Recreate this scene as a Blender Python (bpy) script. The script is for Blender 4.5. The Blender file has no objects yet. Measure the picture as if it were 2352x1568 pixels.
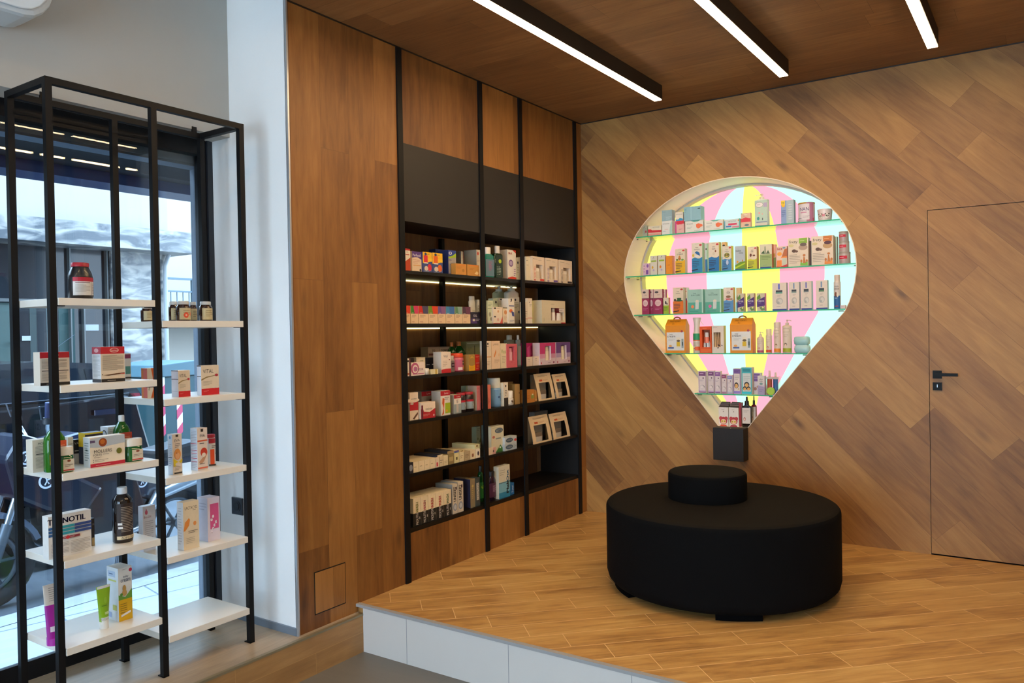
import bpy, bmesh, math, random
from mathutils import Vector, Matrix
from math import sin, cos, pi, radians

# ------------------------------------------------------------------ camera
IMG_W, IMG_H = 2352, 1568
FPX, YAW, PITCH, ROLL = 1821.88, 0.59745, -0.01108, -0.01779
CAM = Vector((2.9506, -5.3156, 1.3721))
FW = Vector((-sin(YAW)*cos(PITCH), cos(YAW)*cos(PITCH), sin(PITCH)))
_r = FW.cross(Vector((0, 0, 1))).normalized(); _u = _r.cross(FW)
RT = _r*cos(ROLL) + _u*sin(ROLL); UP = -_r*sin(ROLL) + _u*cos(ROLL)
scene = bpy.context.scene
COL = scene.collection
cam_data = bpy.data.cameras.new('camera'); cam = bpy.data.objects.new('camera', cam_data)
COL.objects.link(cam); scene.camera = cam
cam_data.sensor_width = 36.0; cam_data.sensor_fit = 'HORIZONTAL'
cam_data.lens = FPX/IMG_W*36.0; cam_data.clip_start = 0.02; cam_data.clip_end = 200
cam.matrix_world = Matrix(((RT.x, UP.x, -FW.x, CAM.x), (RT.y, UP.y, -FW.y, CAM.y), (RT.z, UP.z, -FW.z, CAM.z), (0, 0, 0, 1)))

# ------------------------------------------------------------------ world, exposure
world = bpy.data.worlds.new('world'); scene.world = world; world.use_nodes = True
nt = world.node_tree; bg = nt.nodes['Background']
tc = nt.nodes.new('ShaderNodeTexCoord'); sp = nt.nodes.new('ShaderNodeSeparateXYZ'); rp = nt.nodes.new('ShaderNodeValToRGB')
nt.links.new(tc.outputs['Generated'], sp.inputs[0]); nt.links.new(sp.outputs['Z'], rp.inputs[0]); nt.links.new(rp.outputs[0], bg.inputs[0])
rp.color_ramp.elements[0].color = (0.62, 0.78, 0.98, 1); rp.color_ramp.elements[1].color = (0.42, 0.66, 1.0, 1)
SKY = 11.5
bg.inputs[1].default_value = SKY
vs = scene.view_settings; vs.view_transform = 'Standard'; vs.look = 'None'; vs.gamma = 1.0; vs.exposure = 0.0; vs.use_curve_mapping = False
scene.cycles.max_bounces = 8; scene.cycles.transparent_max_bounces = 16
scene.cycles.sample_clamp_indirect = 6.0
LAMP, LAMP_COL = 50.0, (1.0, 0.70, 0.40)
PANEL = 1.0      # brightness of the backlit balloon panel

# ------------------------------------------------------------------ helpers
def ray(px, py):
    return FW + RT*((px-IMG_W/2)/FPX) - UP*((py-IMG_H/2)/FPX)
def on(ax, v, px, py):
    d = ray(px, py); i = 'xyz'.index(ax); t = (v-CAM[i])/d[i]
    return CAM + d*t
def lin(c):
    c = c.lstrip('#')
    o = []
    for i in (0, 2, 4):
        v = int(c[i:i+2], 16)/255
        o.append(v/12.92 if v <= 0.04045 else ((v+0.055)/1.055)**2.4)
    return tuple(o) + (1.0,)
_mats = {}
def N(nt, kind, **kw):
    n = nt.nodes.new(kind)
    for k, v in kw.items():
        if k.startswith('i_'):
            n.inputs[int(k[2:]) if k[2:].isdigit() else k[2:].replace('_', ' ')].default_value = v
        else: setattr(n, k, v)
    return n
def newmat(name):
    m = bpy.data.materials.new(name); m.use_nodes = True
    return m, m.node_tree, m.node_tree.nodes['Principled BSDF']
def C(hexc, rough=0.5, metal=0.0, var=0.05, coat=0.0, scale=60.0, bump=0.0):
    key = (hexc, rough, metal, var, coat, scale, bump)
    if key in _mats: return _mats[key]
    m, nt, b = newmat('paint_'+hexc.strip('#'))
    col = lin(hexc)
    b.inputs['Roughness'].default_value = rough; b.inputs['Metallic'].default_value = metal
    if coat: b.inputs['Coat Weight'].default_value = coat; b.inputs['Coat Roughness'].default_value = 0.06
    tcn = N(nt, 'ShaderNodeTexCoord'); no = N(nt, 'ShaderNodeTexNoise', i_Scale=scale, i_Detail=2.0)
    nt.links.new(tcn.outputs['Object'], no.inputs['Vector'])
    mx = N(nt, 'ShaderNodeMix', data_type='RGBA'); nt.links.new(no.outputs[0], mx.inputs[0])
    mx.inputs[6].default_value = tuple(c*(1-var) for c in col[:3]) + (1,)
    mx.inputs[7].default_value = tuple(min(1, c*(1+var)) for c in col[:3]) + (1,)
    nt.links.new(mx.outputs[2], b.inputs['Base Color'])
    if bump:
        bp = N(nt, 'ShaderNodeBump', i_Strength=bump, i_Distance=0.002); nt.links.new(no.outputs[0], bp.inputs['Height'])
        nt.links.new(bp.outputs[0], b.inputs['Normal'])
    _mats[key] = m
    return m
def glassmat(key, tint=(1, 1, 1, 1), rough=0.0, ior=1.45, alpha_mix=0.0):
    if key in _mats: return _mats[key]
    m, nt, b = newmat(key); nt.nodes.remove(b)
    out = nt.nodes['Material Output']
    tr = N(nt, 'ShaderNodeBsdfTransparent'); tr.inputs[0].default_value = tint
    gl = N(nt, 'ShaderNodeBsdfGlossy', i_Roughness=rough)
    fr = N(nt, 'ShaderNodeFresnel', i_IOR=ior); mx = N(nt, 'ShaderNodeMixShader')
    nt.links.new(fr.outputs[0], mx.inputs[0]); nt.links.new(tr.outputs[0], mx.inputs[1]); nt.links.new(gl.outputs[0], mx.inputs[2])
    nt.links.new(mx.outputs[0], out.inputs[0])
    _mats[key] = m
    return m
def liquid(hexc, dens=0.75, rough=0.06):          # coloured see-through plastic or glass with contents
    key = ('liq', hexc, dens)
    if key in _mats: return _mats[key]
    m, nt, b = newmat('tinted_'+hexc.strip('#')); out = nt.nodes['Material Output']
    b.inputs['Base Color'].default_value = lin(hexc); b.inputs['Roughness'].default_value = rough
    b.inputs['Coat Weight'].default_value = 0.6; b.inputs['Coat Roughness'].default_value = 0.05
    tcn = N(nt, 'ShaderNodeTexCoord'); no = N(nt, 'ShaderNodeTexNoise', i_Scale=25.0)
    nt.links.new(tcn.outputs['Object'], no.inputs['Vector'])
    tr = N(nt, 'ShaderNodeBsdfTransparent'); c = lin(hexc); tr.inputs[0].default_value = tuple(min(1, x*1.3+0.08) for x in c[:3])+(1,)
    mr = N(nt, 'ShaderNodeMapRange'); mr.inputs[3].default_value = dens-0.05; mr.inputs[4].default_value = dens+0.05
    nt.links.new(no.outputs[0], mr.inputs[0])
    mx = N(nt, 'ShaderNodeMixShader'); nt.links.new(mr.outputs[0], mx.inputs[0]); nt.links.new(tr.outputs[0], mx.inputs[1]); nt.links.new(b.outputs[0], mx.inputs[2])
    nt.links.new(mx.outputs[0], out.inputs[0])
    _mats[key] = m
    return m
def emit(key, col, strength):
    if key in _mats: return _mats[key]
    m, nt, b = newmat(key); nt.nodes.remove(b)
    e = N(nt, 'ShaderNodeEmission'); e.inputs[0].default_value = tuple(col)+(1,); e.inputs[1].default_value = strength
    nt.links.new(e.outputs[0], nt.nodes['Material Output'].inputs[0])
    _mats[key] = m
    return m

def plank(name, sv, tv, L, w, mode, cols, seam, seamw, rough=0.45, s0=0.0, t0=0.0, knots=1.0, grain=1.0, contrast=1.0):
    """boards laid along the direction sv, rows counted along tv"""
    m, nt, b = newmat(name); lk = nt.links.new
    tcn = N(nt, 'ShaderNodeTexCoord')
    def dot(v):
        d = N(nt, 'ShaderNodeVectorMath', operation='DOT_PRODUCT'); lk(tcn.outputs['Object'], d.inputs[0]); d.inputs[1].default_value = v
        return d.outputs['Value']
    def M(op, a, bb=None, c=None):
        n = N(nt, 'ShaderNodeMath', operation=op)
        for i, x in enumerate((a, bb, c)):
            if x is None: continue
            if isinstance(x, (int, float)): n.inputs[i].default_value = x
            else: lk(x, n.inputs[i])
        return n.outputs[0]
    def V(x, y, z):
        n = N(nt, 'ShaderNodeCombineXYZ')
        for i, q in enumerate((x, y, z)):
            if isinstance(q, (int, float)): n.inputs[i].default_value = q
            else: lk(q, n.inputs[i])
        return n.outputs[0]
    s, t = dot(sv), dot(tv)
    tt = M('DIVIDE', M('ADD', t, t0), w); row = M('FLOOR', tt); fv = M('FRACT', tt)
    if mode == 'rand':
        wn = N(nt, 'ShaderNodeTexWhiteNoise', noise_dimensions='1D'); lk(row, wn.inputs['W']); off = wn.outputs[0]
    elif mode == 'half': off = M('MULTIPLY', M('FLOORED_MODULO', row, 2.0), 0.5)
    else: off = M('MULTIPLY', row, 0.25)
    uu = M('ADD', M('DIVIDE', M('ADD', s, s0), L), off); ci = M('FLOOR', uu); fu = M('FRACT', uu)
    wn = N(nt, 'ShaderNodeTexWhiteNoise', noise_dimensions='2D'); lk(V(row, ci, 0), wn.inputs['Vector']); rnd = wn.outputs[0]
    g = N(nt, 'ShaderNodeTexNoise', i_Scale=2.2, i_Detail=7.0, i_Roughness=0.62, i_Distortion=0.6)
    lk(V(M('MULTIPLY_ADD', rnd, 37.0, M('MULTIPLY', s, 1.3)), M('MULTIPLY_ADD', rnd, 11.0, M('MULTIPLY', t, 13.0)), M('MULTIPLY', rnd, 9.0)), g.inputs['Vector'])
    f = N(nt, 'ShaderNodeTexNoise', i_Scale=6.0, i_Detail=4.0, i_Roughness=0.7)
    lk(V(M('MULTIPLY_ADD', rnd, 19.0, M('MULTIPLY', s, 2.0)), M('MULTIPLY', t, 60.0), rnd), f.inputs['Vector'])
    cl = N(nt, 'ShaderNodeTexNoise', i_Scale=1.7, i_Detail=3.0, i_Distortion=1.0)
    lk(V(M('MULTIPLY_ADD', rnd, 23.0, M('MULTIPLY', s, 1.2)), M('MULTIPLY_ADD', rnd, 5.0, M('MULTIPLY', t, 3.5)), 0.0), cl.inputs['Vector'])
    k = M('ADD', M('MULTIPLY', M('SUBTRACT', g.outputs[0], 0.5), 1.1*grain), M('MULTIPLY', M('SUBTRACT', f.outputs[0], 0.5), 0.45*grain))
    k = M('ADD', k, M('MULTIPLY', M('SUBTRACT', cl.outputs[0], 0.5), 0.9*grain))
    k = M('ADD', k, M('MULTIPLY', M('SUBTRACT', rnd, 0.5), 0.62*contrast))
    k = M('ADD', k, 0.5)
    cr = N(nt, 'ShaderNodeValToRGB'); lk(k, cr.inputs[0])
    e = cr.color_ramp.elements; e[0].position = 0.05; e[0].color = lin(cols[0]); e[1].position = 0.95; e[1].color = lin(cols[2])
    x = cr.color_ramp.elements.new(0.5); x.color = lin(cols[1])
    vo = N(nt, 'ShaderNodeTexVoronoi', i_Scale=1.0); lk(V(M('MULTIPLY', s, 1.9), M('MULTIPLY_ADD', rnd, 3.0, M('MULTIPLY', t, 5.2)), 0.0), vo.inputs['Vector'])
    vd = M('ADD', vo.outputs['Distance'], M('MULTIPLY', M('SUBTRACT', f.outputs[0], 0.5), 0.10))
    kn = N(nt, 'ShaderNodeMapRange'); lk(vd, kn.inputs[0]); kn.inputs[1].default_value = 0.03; kn.inputs[2].default_value = 0.15
    kn.inputs[3].default_value = 0.62*knots; kn.inputs[4].default_value = 0.0
    mk = N(nt, 'ShaderNodeMix', data_type='RGBA'); lk(kn.outputs[0], mk.inputs[0]); lk(cr.outputs[0], mk.inputs[6]); mk.inputs[7].default_value = lin('3a2416')
    a1 = M('LESS_THAN', M('MULTIPLY', fv, w), seamw*1.2); a2 = M('LESS_THAN', M('MULTIPLY', fu, L), seamw)
    sm = M('MAXIMUM', a1, a2)
    ms = N(nt, 'ShaderNodeMix', data_type='RGBA'); lk(sm, ms.inputs[0]); lk(mk.outputs[2], ms.inputs[6]); ms.inputs[7].default_value = lin(seam)
    lk(ms.outputs[2], b.inputs['Base Color']); b.inputs['Roughness'].default_value = rough
    bp = N(nt, 'ShaderNodeBump', i_Strength=0.15, i_Distance=0.001); lk(M('SUBTRACT', f.outputs[0], sm), bp.inputs['Height']); lk(bp.outputs[0], b.inputs['Normal'])
    return m

_txt = {}
BOLD = {'TONOTIL', 'NOTIL', 'TO', 'T', 'MOUTH', 'WASH', 'UNISEPT', 'Plak', 'Out', 'NUK', 'COREGA'}
def glyphs(s):
    if s in _txt: return _txt[s]
    cu = bpy.data.curves.new('t', 'FONT'); cu.body = s; cu.size = 1.0; cu.resolution_u = 2
    ob = bpy.data.objects.new('t', cu); COL.objects.link(ob)
    dg = bpy.context.evaluated_depsgraph_get(); me = bpy.data.meshes.new_from_object(ob.evaluated_get(dg))
    vs_ = [(v.co.x, v.co.y) for v in me.vertices]; fs = [tuple(p.vertices) for p in me.polygons]
    bpy.data.objects.remove(ob); bpy.data.curves.remove(cu); bpy.data.meshes.remove(me)
    if vs_:
        x0 = min(v[0] for v in vs_); x1 = max(v[0] for v in vs_); y0 = min(v[1] for v in vs_); y1 = max(v[1] for v in vs_)
    else: x0 = y0 = 0; x1 = y1 = 1
    p = [(v[0]-(x0+x1)/2, v[1]-(y0+y1)/2) for v in vs_]
    if s in BOLD:
        n = len(p); p = p + [(x+0.035, y) for x, y in p] + [(x-0.035, y) for x, y in p]; fs = fs + [tuple(i+n for i in f) for f in fs] + [tuple(i+2*n for i in f) for f in fs]
    _txt[s] = (p, fs, x1-x0, y1-y0)
    return _txt[s]

class G:
    """collects geometry that becomes ONE mesh object"""
    def __init__(s): s.v = []; s.f = []; s.m = []; s.mats = []; s.sm = []
    def mi(s, m):
        if m not in s.mats: s.mats.append(m)
        return s.mats.index(m)
    def add(s, vs_, fs, m, smooth=False):
        o = len(s.v); s.v += [tuple(v) for v in vs_]; k = s.mi(m)
        for f in fs: s.f.append(tuple(i+o for i in f)); s.m.append(k); s.sm.append(smooth)
        return s
    def box(s, x0, x1, y0, y1, z0, z1, m):
        vs_ = [(x0,y0,z0),(x1,y0,z0),(x1,y1,z0),(x0,y1,z0),(x0,y0,z1),(x1,y0,z1),(x1,y1,z1),(x0,y1,z1)]
        return s.add(vs_, [(0,3,2,1),(4,5,6,7),(0,1,5,4),(1,2,6,5),(2,3,7,6),(3,0,4,7)], m)
    def quad(s, a, b, c, d, m): return s.add([a, b, c, d], [(0,1,2,3)], m)
    def prism(s, pts, ax, a0, a1, m, smooth=False):
        """pts: 2-D outline, extruded along axis ax from a0 to a1"""
        def P(p, a):
            return {'x': (a, p[0], p[1]), 'y': (p[0], a, p[1]), 'z': (p[0], p[1], a)}[ax]
        n = len(pts); vs_ = [P(p, a0) for p in pts] + [P(p, a1) for p in pts]
        fs = [tuple(range(n))[::-1], tuple(range(n, 2*n))] + [(i, (i+1) % n, n+(i+1) % n, n+i) for i in range(n)]
        return s.add(vs_, fs, m, smooth)
    def loft(s, secs, m, n=2.0, seg=24, cx=0.0, cy=0.0, caps=True, smooth=True):
        """secs: (z, rx, ry[, dx, dy]) cross sections (superellipse of power n)"""
        vs_ = []; fs = []
        for q in secs:
            z, rx, ry = q[:3]; dx = q[3] if len(q) > 3 else 0; dy = q[4] if len(q) > 4 else 0
            for i in range(seg):
                a = 2*pi*i/seg; c, sn = cos(a), sin(a)
                vs_.append((cx+dx+rx*math.copysign(abs(c)**(2/n), c), cy+dy+ry*math.copysign(abs(sn)**(2/n), sn), z))
        for k in range(len(secs)-1):
            for i in range(seg):
                j = (i+1) % seg; fs.append((k*seg+i, k*seg+j, (k+1)*seg+j, (k+1)*seg+i))
        s.add(vs_, fs, m, smooth)
        if caps:
            o = len(vs_)-seg
            s.add(vs_[:seg], [tuple(range(seg))[::-1]], m); s.add(vs_[o:], [tuple(range(seg))], m)
        return s
    def tube(s, pts, r, m, seg=8):
        pts = [Vector(p) for p in pts]; vs_ = []; fs = []; n = len(pts); ref = None
        for i, p in enumerate(pts):
            d = ((pts[min(i+1, n-1)]-p).normalized() + (p-pts[max(i-1, 0)]).normalized()).normalized()
            if ref is None: ref = Vector((0, 0, 1)) if abs(d.z) < 0.9 else Vector((1, 0, 0))
            a = d.cross(ref).normalized(); b = a.cross(d).normalized(); ref = b
            rr = r[i] if isinstance(r, (list, tuple)) else r
            for k in range(seg):
                t = 2*pi*k/seg; vs_.append(p + a*(rr*cos(t)) + b*(rr*sin(t)))
        for i in range(n-1):
            for k in range(seg):
                j = (k+1) % seg; fs.append((i*seg+k, i*seg+j, (i+1)*seg+j, (i+1)*seg+k))
        s.add(vs_, fs, m, True); s.add(vs_[:seg], [tuple(range(seg))[::-1]], m); s.add(vs_[-seg:], [tuple(range(seg))], m)
        return s
    def build(s, name, parent=None, bevel=0.0):
        me = bpy.data.meshes.new(name); me.from_pydata(s.v, [], s.f)
        for m in s.mats: me.materials.append(m)
        me.polygons.foreach_set('material_index', s.m); me.polygons.foreach_set('use_smooth', s.sm); me.update()
        bm = bmesh.new(); bm.from_mesh(me); bmesh.ops.recalc_face_normals(bm, faces=[f for f in bm.faces if len(f.edges) and not f.tag and any(len(e.link_faces) > 1 for e in f.edges)]); bm.to_mesh(me); bm.free()
        ob = bpy.data.objects.new(name, me); COL.objects.link(ob)
        if parent is not None: ob.parent = parent
        if bevel:
            b = ob.modifiers.new('bevel', 'BEVEL'); b.width = bevel; b.segments = 2; b.limit_method = 'ANGLE'
        return ob
def tag(o, label, cat, group=None, kind=None):
    if label: o['label'] = label
    if cat: o['category'] = cat
    if group: o['group'] = group
    if kind: o['kind'] = kind
    return o
def struct(g, name, parent=None, bevel=0):
    o = g.build(name, parent, bevel)
    if parent is None: o['kind'] = 'structure'
    return o
def thing(name, label, cat, loc=(0, 0, 0), rotz=0.0, group=None):
    o = bpy.data.objects.new(name, None); COL.objects.link(o); o.location = loc; o.rotation_euler = (0, 0, rotz)
    o.empty_display_size = 0.05
    return tag(o, label, cat, group)
def arcpts(cx, cy, rx, ry, a0, a1, n):
    return [(cx+rx*cos(radians(a0+(a1-a0)*i/n)), cy+ry*sin(radians(a0+(a1-a0)*i/n))) for i in range(n+1)]
W_BACK = ('6d4722', '9a6d38', 'b88b4a')
W_LEFT = ('663d18', '8b5b29', 'a67238')
W_CEIL = ('6f4c2c', '8c6339', 'a67c4c')
W_FLOOR = ('90663a', 'c39657', 'd8b26f')
W_RISER = ('7c5a36', '9c7446', 'b38a58')

def dull(m, spec=0.2):
    m.node_tree.nodes['Principled BSDF'].inputs['Specular IOR Level'].default_value = spec
    return m
# ================================================================== the setting
Z_LOW, Z_LEDGE, H = -0.235, -0.042, 2.95
Y_STEP, Y_REV = -2.435, -2.81
W1 = ('7a4e2a', 'a8763f', 'c79652')
Q2 = math.sqrt(0.5)
wood_back = plank('oak_boards_diagonal', (Q2, 0, -Q2), (Q2, 0, Q2), 1.32, 0.188, 'rand', W_BACK, '5a3b20', 0.0009, 0.5, t0=0.145, s0=0.12, contrast=0.8, grain=0.7)
wood_left = plank('oak_boards_upright', (0, 0, 1), (0, 1, 0), 1.3, 0.188, 'half', W_LEFT, '5a3a1c', 0.0010, 0.5, s0=-0.995, t0=2.613+0.188*20, knots=0.8, contrast=1.0, grain=0.8)
wood_ceil = plank('oak_boards_ceiling', (1, 0, 0), (0, 1, 0), 1.5, 0.19, 'rand', W_CEIL, '4a3019', 0.0012, 0.55, knots=0.6, contrast=0.55, grain=0.8)
wood_floor = plank('oak_look_floor_tiles', (Q2, Q2, 0), (-Q2, Q2, 0), 0.6, 0.1535, 'quarter', W_FLOOR, 'e9c48c', 0.0036, 0.33, s0=0.951, t0=1.743, knots=0.25, contrast=0.5, grain=1.15)
wood_ledge = plank('oak_look_ledge_tiles', (0, 1, 0), (1, 0, 0), 1.2, 0.2, 'rand', ('8d7c68', 'ad9a80', 'c2ae94'), 'bfa079', 0.0022, 0.35, t0=0.15, s0=0.5, knots=0.2, contrast=0.4, grain=0.8)
wood_riser = plank('oak_look_riser_tiles', (0, 1, 0), (0, 0, 1), 0.9, 0.105, 'half', W_RISER, 'b58a55', 0.0022, 0.4, t0=0.24, s0=2.75, knots=0.3, contrast=0.5, grain=0.8)
white_wall = C('f1f1ee', 0.85, var=0.015, scale=8)
grey_wall = C('b5b3ac', 0.9, var=0.02, scale=6)
black_metal = dull(C('0f1012', 0.5, var=0.1))
black_panel = C('211e1b', 0.55, var=0.06, scale=30)
alu = C('a3a3a1', 0.4)
alu_d = C('7d8894', 0.4, metal=0.3)

# floors
g = G().box(0, 6, Y_STEP+0.012, 0, Z_LOW, 0, wood_floor); struct(g, 'floor_platform')
g = G().box(0.045, 6, Y_STEP, Y_STEP+0.012, Z_LOW, -0.012, C('d6d2ca', 0.4, var=0.02, scale=5))
for x in (0.338, 0.941, 1.544, 2.147, 2.75):
    g.box(x-0.0012, x+0.0012, Y_STEP-0.0006, Y_STEP, Z_LOW, -0.012, C('8b8d90'))
struct(g, 'trim_1')
struct(G().box(0.0, 6, Y_STEP-0.004, Y_STEP+0.022, -0.012, 0.0025, alu), 'trim_2')
lowf = plank('grey_stone_floor_tiles', (1, 0, 0), (0, 1, 0), 1.2, 0.6, 'half', ('65615a', '6f6b63', '78746b'), '5f5b55', 0.0022, 0.45, knots=0, grain=0.35, contrast=0.25)
struct(G().box(0.033, 6, -9, Y_STEP, Z_LOW-0.05, Z_LOW, lowf), 'floor')
struct(G().box(-0.66, 0.033, -9, Y_REV, Z_LOW, Z_LEDGE, wood_ledge).box(0.0, 0.033, Y_REV, Y_STEP, Z_LOW, Z_LEDGE, wood_ledge), 'floor_ledge')
struct(G().box(0.033, 0.045, -9, Y_STEP, Z_LOW, Z_LEDGE-0.008, wood_riser), 'trim_3')
struct(G().box(0.027, 0.047, -9, Y_STEP, Z_LEDGE-0.008, Z_LEDGE+0.002, C('8c8166', 0.4, metal=0.3)), 'trim_4')

# left wall with the cabinet niche
YC0, YC1, ZC0, ZC1, DC = -2.045, -0.10, 0.27, 2.43, 0.34
g = G()
g.box(-0.02, 0, Y_REV, YC0, Z_LEDGE, H, wood_left)
g.box(-0.02, 0, YC0, YC1, ZC1, H, wood_left).box(-0.02, 0, YC0, YC1, 0, ZC0, wood_left).box(-0.02, 0, YC1, 0.0, 0, H, wood_left)
g.box(-DC-0.02, -DC, YC0-0.02, YC1+0.02, 0, H, wood_left)
g.box(-0.65, -0.02, Y_REV+0.02, YC0-0.02, Z_LOW, H, white_wall)
struct(g, 'wall_left')
# pillar reveal beside the window
g = G().box(-0.66, -0.0005, Y_REV, Y_REV+0.02, Z_LEDGE, 3.5, white_wall)
struct(g, 'wall_window_reveal')
struct(G().box(-0.008, 0.006, Y_REV-0.008, Y_REV+0.001, Z_LEDGE, H, C('b9bcc0', 0.35, metal=0.6)), 'trim_5')
struct(G().box(-0.6, -0.008, Y_REV-0.011, Y_REV-0.0005, Z_LEDGE, Z_LEDGE+0.035, alu_d), 'baseboard_reveal')
# bulkhead over the window
struct(G().box(-0.8, -0.44, -9, Y_REV, 2.372, 3.5, grey_wall), 'wall_window_bulkhead')
# back wall with the balloon niche and the flush door
XC, BN = 1.147, 0.34
def hw(z):
    if z >= 1.76: return 0.797*math.sqrt(max(0, 1-((z-1.76)/0.637)**2))
    if z >= 1.47: return 0.797*math.sqrt(1-((z-1.76)/0.70)**2)
    return 0.098+0.795*(z-0.70)
ZS = [0.70, 0.925, 1.2, 1.47, 1.53, 1.59, 1.65, 1.71, 1.76] + [1.76+0.637*sin(radians(a)) for a in (6, 12, 18, 24, 30, 36, 42, 48, 54, 60, 66, 71, 76, 80, 84, 87, 89, 90)]
DX0, DX1, DZ = 2.343, 3.19, 2.054
g = G()
def wq(x0, x1, z0, z1):
    g.quad((x0, 0, z0), (x1, 0, z0), (x1, 0, z1), (x0, 0, z1), wood_back)
wq(0, DX0, 0, 0.70); wq(0, 6, 2.397, H); wq(DX1, 6, 0, 2.397); wq(DX0, DX1, DZ+0.004, 2.397)
for a, b in zip(ZS[:-1], ZS[1:]):
    g.add([(0, 0, a), (XC-hw(a), 0, a), (XC-hw(b), 0, b), (0, 0, b)], [(0, 1, 2, 3)], wood_back)
    g.add([(XC+hw(a), 0, a), (DX0, 0, a), (DX0, 0, b), (XC+hw(b), 0, b)], [(0, 1, 2, 3)], wood_back)
g.box(0, 6, BN+0.1, BN+0.12, 0, H, white_wall).box(-0.02, 6, 0.001, BN+0.12, H, H+0.05, white_wall).box(-0.02, 0, 0.001, BN+0.12, Z_LOW, H, white_wall).box(-0.02, 6, 0.001, BN+0.12, Z_LOW, -0.001, white_wall)
struct(g, 'wall_back')
# niche lining
out = [(XC-hw(z), z) for z in ZS] + [(XC+hw(z), z) for z in ZS[::-1]]
def ring(y0, y1, o0, o1, m):
    n = len(out); vs_ = [(XC+(p[0]-XC)*o0, y0, 1.55+(p[1]-1.55)*o0) for p in out] + [(XC+(p[0]-XC)*o1, y1, 1.55+(p[1]-1.55)*o1) for p in out]
    return vs_, [(i, (i+1) % n, n+(i+1) % n, n+i) for i in range(n)]
lining = C('f5e8d6', 0.6, var=0.02, scale=5)
g = G()
g.add(*ring(-0.002, BN-0.07, 1.0, 1.0, lining), lining, False)
back_plate = [(p[0], BN+0.006, p[1]) for p in out]; g.add(back_plate, [tuple(range(len(out)))], lining)
g.add(*ring(BN, BN+0.006, 1.0, 1.0, lining), lining)
g.add(*ring(-0.002, -0.002, 1.006, 1.0, lining), C('e8d9c2', 0.5)); g.add(*ring(-0.002, 0.0, 1.006, 1.006, lining), C('e8d9c2', 0.5))
g.add(*ring(BN-0.07, BN-0.07, 1.0, 0.985, lining), C('c2bab0', 0.6)); g.add(*ring(BN-0.07, BN, 0.985, 0.985, lining), C('c2bab0', 0.6))  # rim coloured darker to stand in for the shadow band before the panel
struct(g, 'trim_6')
# backlit balloon panel: six gores
EY = emit('panel_yellow', (1.0, 0.96, 0.17), 1.45*PANEL); EP = emit('panel_pink', (1.0, 0.375, 0.48), 1.4*PANEL); EC = emit('panel_mint', (0.53, 1.0, 0.83), 1.4*PANEL)
t = thing('backlit_balloon_panel', 'backlit yellow, pink and mint striped panel at the back of the balloon niche', 'light panel', (XC, BN, 0.7))
for a, b, m in ((-1, -0.77, EY), (-0.77, -0.373, EP), (-0.373, -0.04, EC), (-0.04, 0.293, EY), (0.293, 0.67, EP), (0.67, 1, EC)):
    g = G()
    for z0, z1 in zip(ZS[:-1], ZS[1:]):
        h0, h1 = hw(z0), hw(z1)
        g.add([(a*h0, -0.002, z0-0.7), (b*h0, -0.002, z0-0.7), (b*h1, -0.002, z1-0.7), (a*h1, -0.002, z1-0.7)], [(0, 1, 2, 3)], m)
    o = g.build('light_panel_stripe', t)
# flush door
g = G().box(DX0+0.003, DX1, 0.0, 0.04, 0.008, DZ, wood_back)
door = struct(g, 'door_1')
struct(G().box(DX0, DX1+0.01, 0.041, 0.05, 0, DZ+0.006, C('0c0a08')).box(DX0, DX1+0.01, 0.0, 0.05, -0.0008, 0.0006, C('0c0a08')), 'dark_gap_backing')  # near-black sheets added behind and under the door so its gap reads as shade
o = G().box(DX0+0.02, DX0+0.068, -0.009, 0, 1.055, 1.103, black_metal).build('handle_rose', door)
g = G().box(DX0+0.036, DX0+0.052, -0.045, -0.008, 1.072, 1.088, black_metal).box(DX0+0.036, DX0+0.155, -0.053, -0.041, 1.071, 1.089, black_metal); g.build('handle_lever', door)
g = G().box(DX0+0.02, DX0+0.068, -0.009, 0, 0.985, 1.032, black_metal).box(DX0+0.042, DX0+0.046, -0.0095, -0.008, 1.003, 1.02, C('8a8a88', 0.3, metal=0.8)); g.build('key_escutcheon', door)
# ceilings
struct(G().box(0, 6, -3.25, 0, H, H+0.05, wood_ceil), 'ceiling')
struct(G().box(-0.66, 6, -9, -3.3, 3.5, 3.55, white_wall).box(0, 6, -3.3, -3.25, H, 3.55, white_wall).box(-0.66, 0, -3.3, Y_REV, 3.5, 3.55, white_wall).box(-0.02, 0, -3.25, Y_REV, H+0.05, 3.5, white_wall), 'ceiling_main')
struct(G().box(0, 0.006, Y_REV, 0, H-0.006, H, C('1d140d')).box(0, DX1+2, -0.006, 0, H-0.006, H, C('1d140d')), 'trim_8')
struct(G().box(6, 6.05, -9, 0.5, Z_LOW, 3.5, white_wall), 'wall_right')
g = G().box(-0.66, 0.2, -9.05, -9, Z_LOW, 3.5, white_wall).box(3.4, 6, -9.05, -9, Z_LOW, 3.5, white_wall).box(0.2, 3.4, -9.05, -9, 2.7, 3.5, white_wall)
struct(g, 'wall_entrance')

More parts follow.
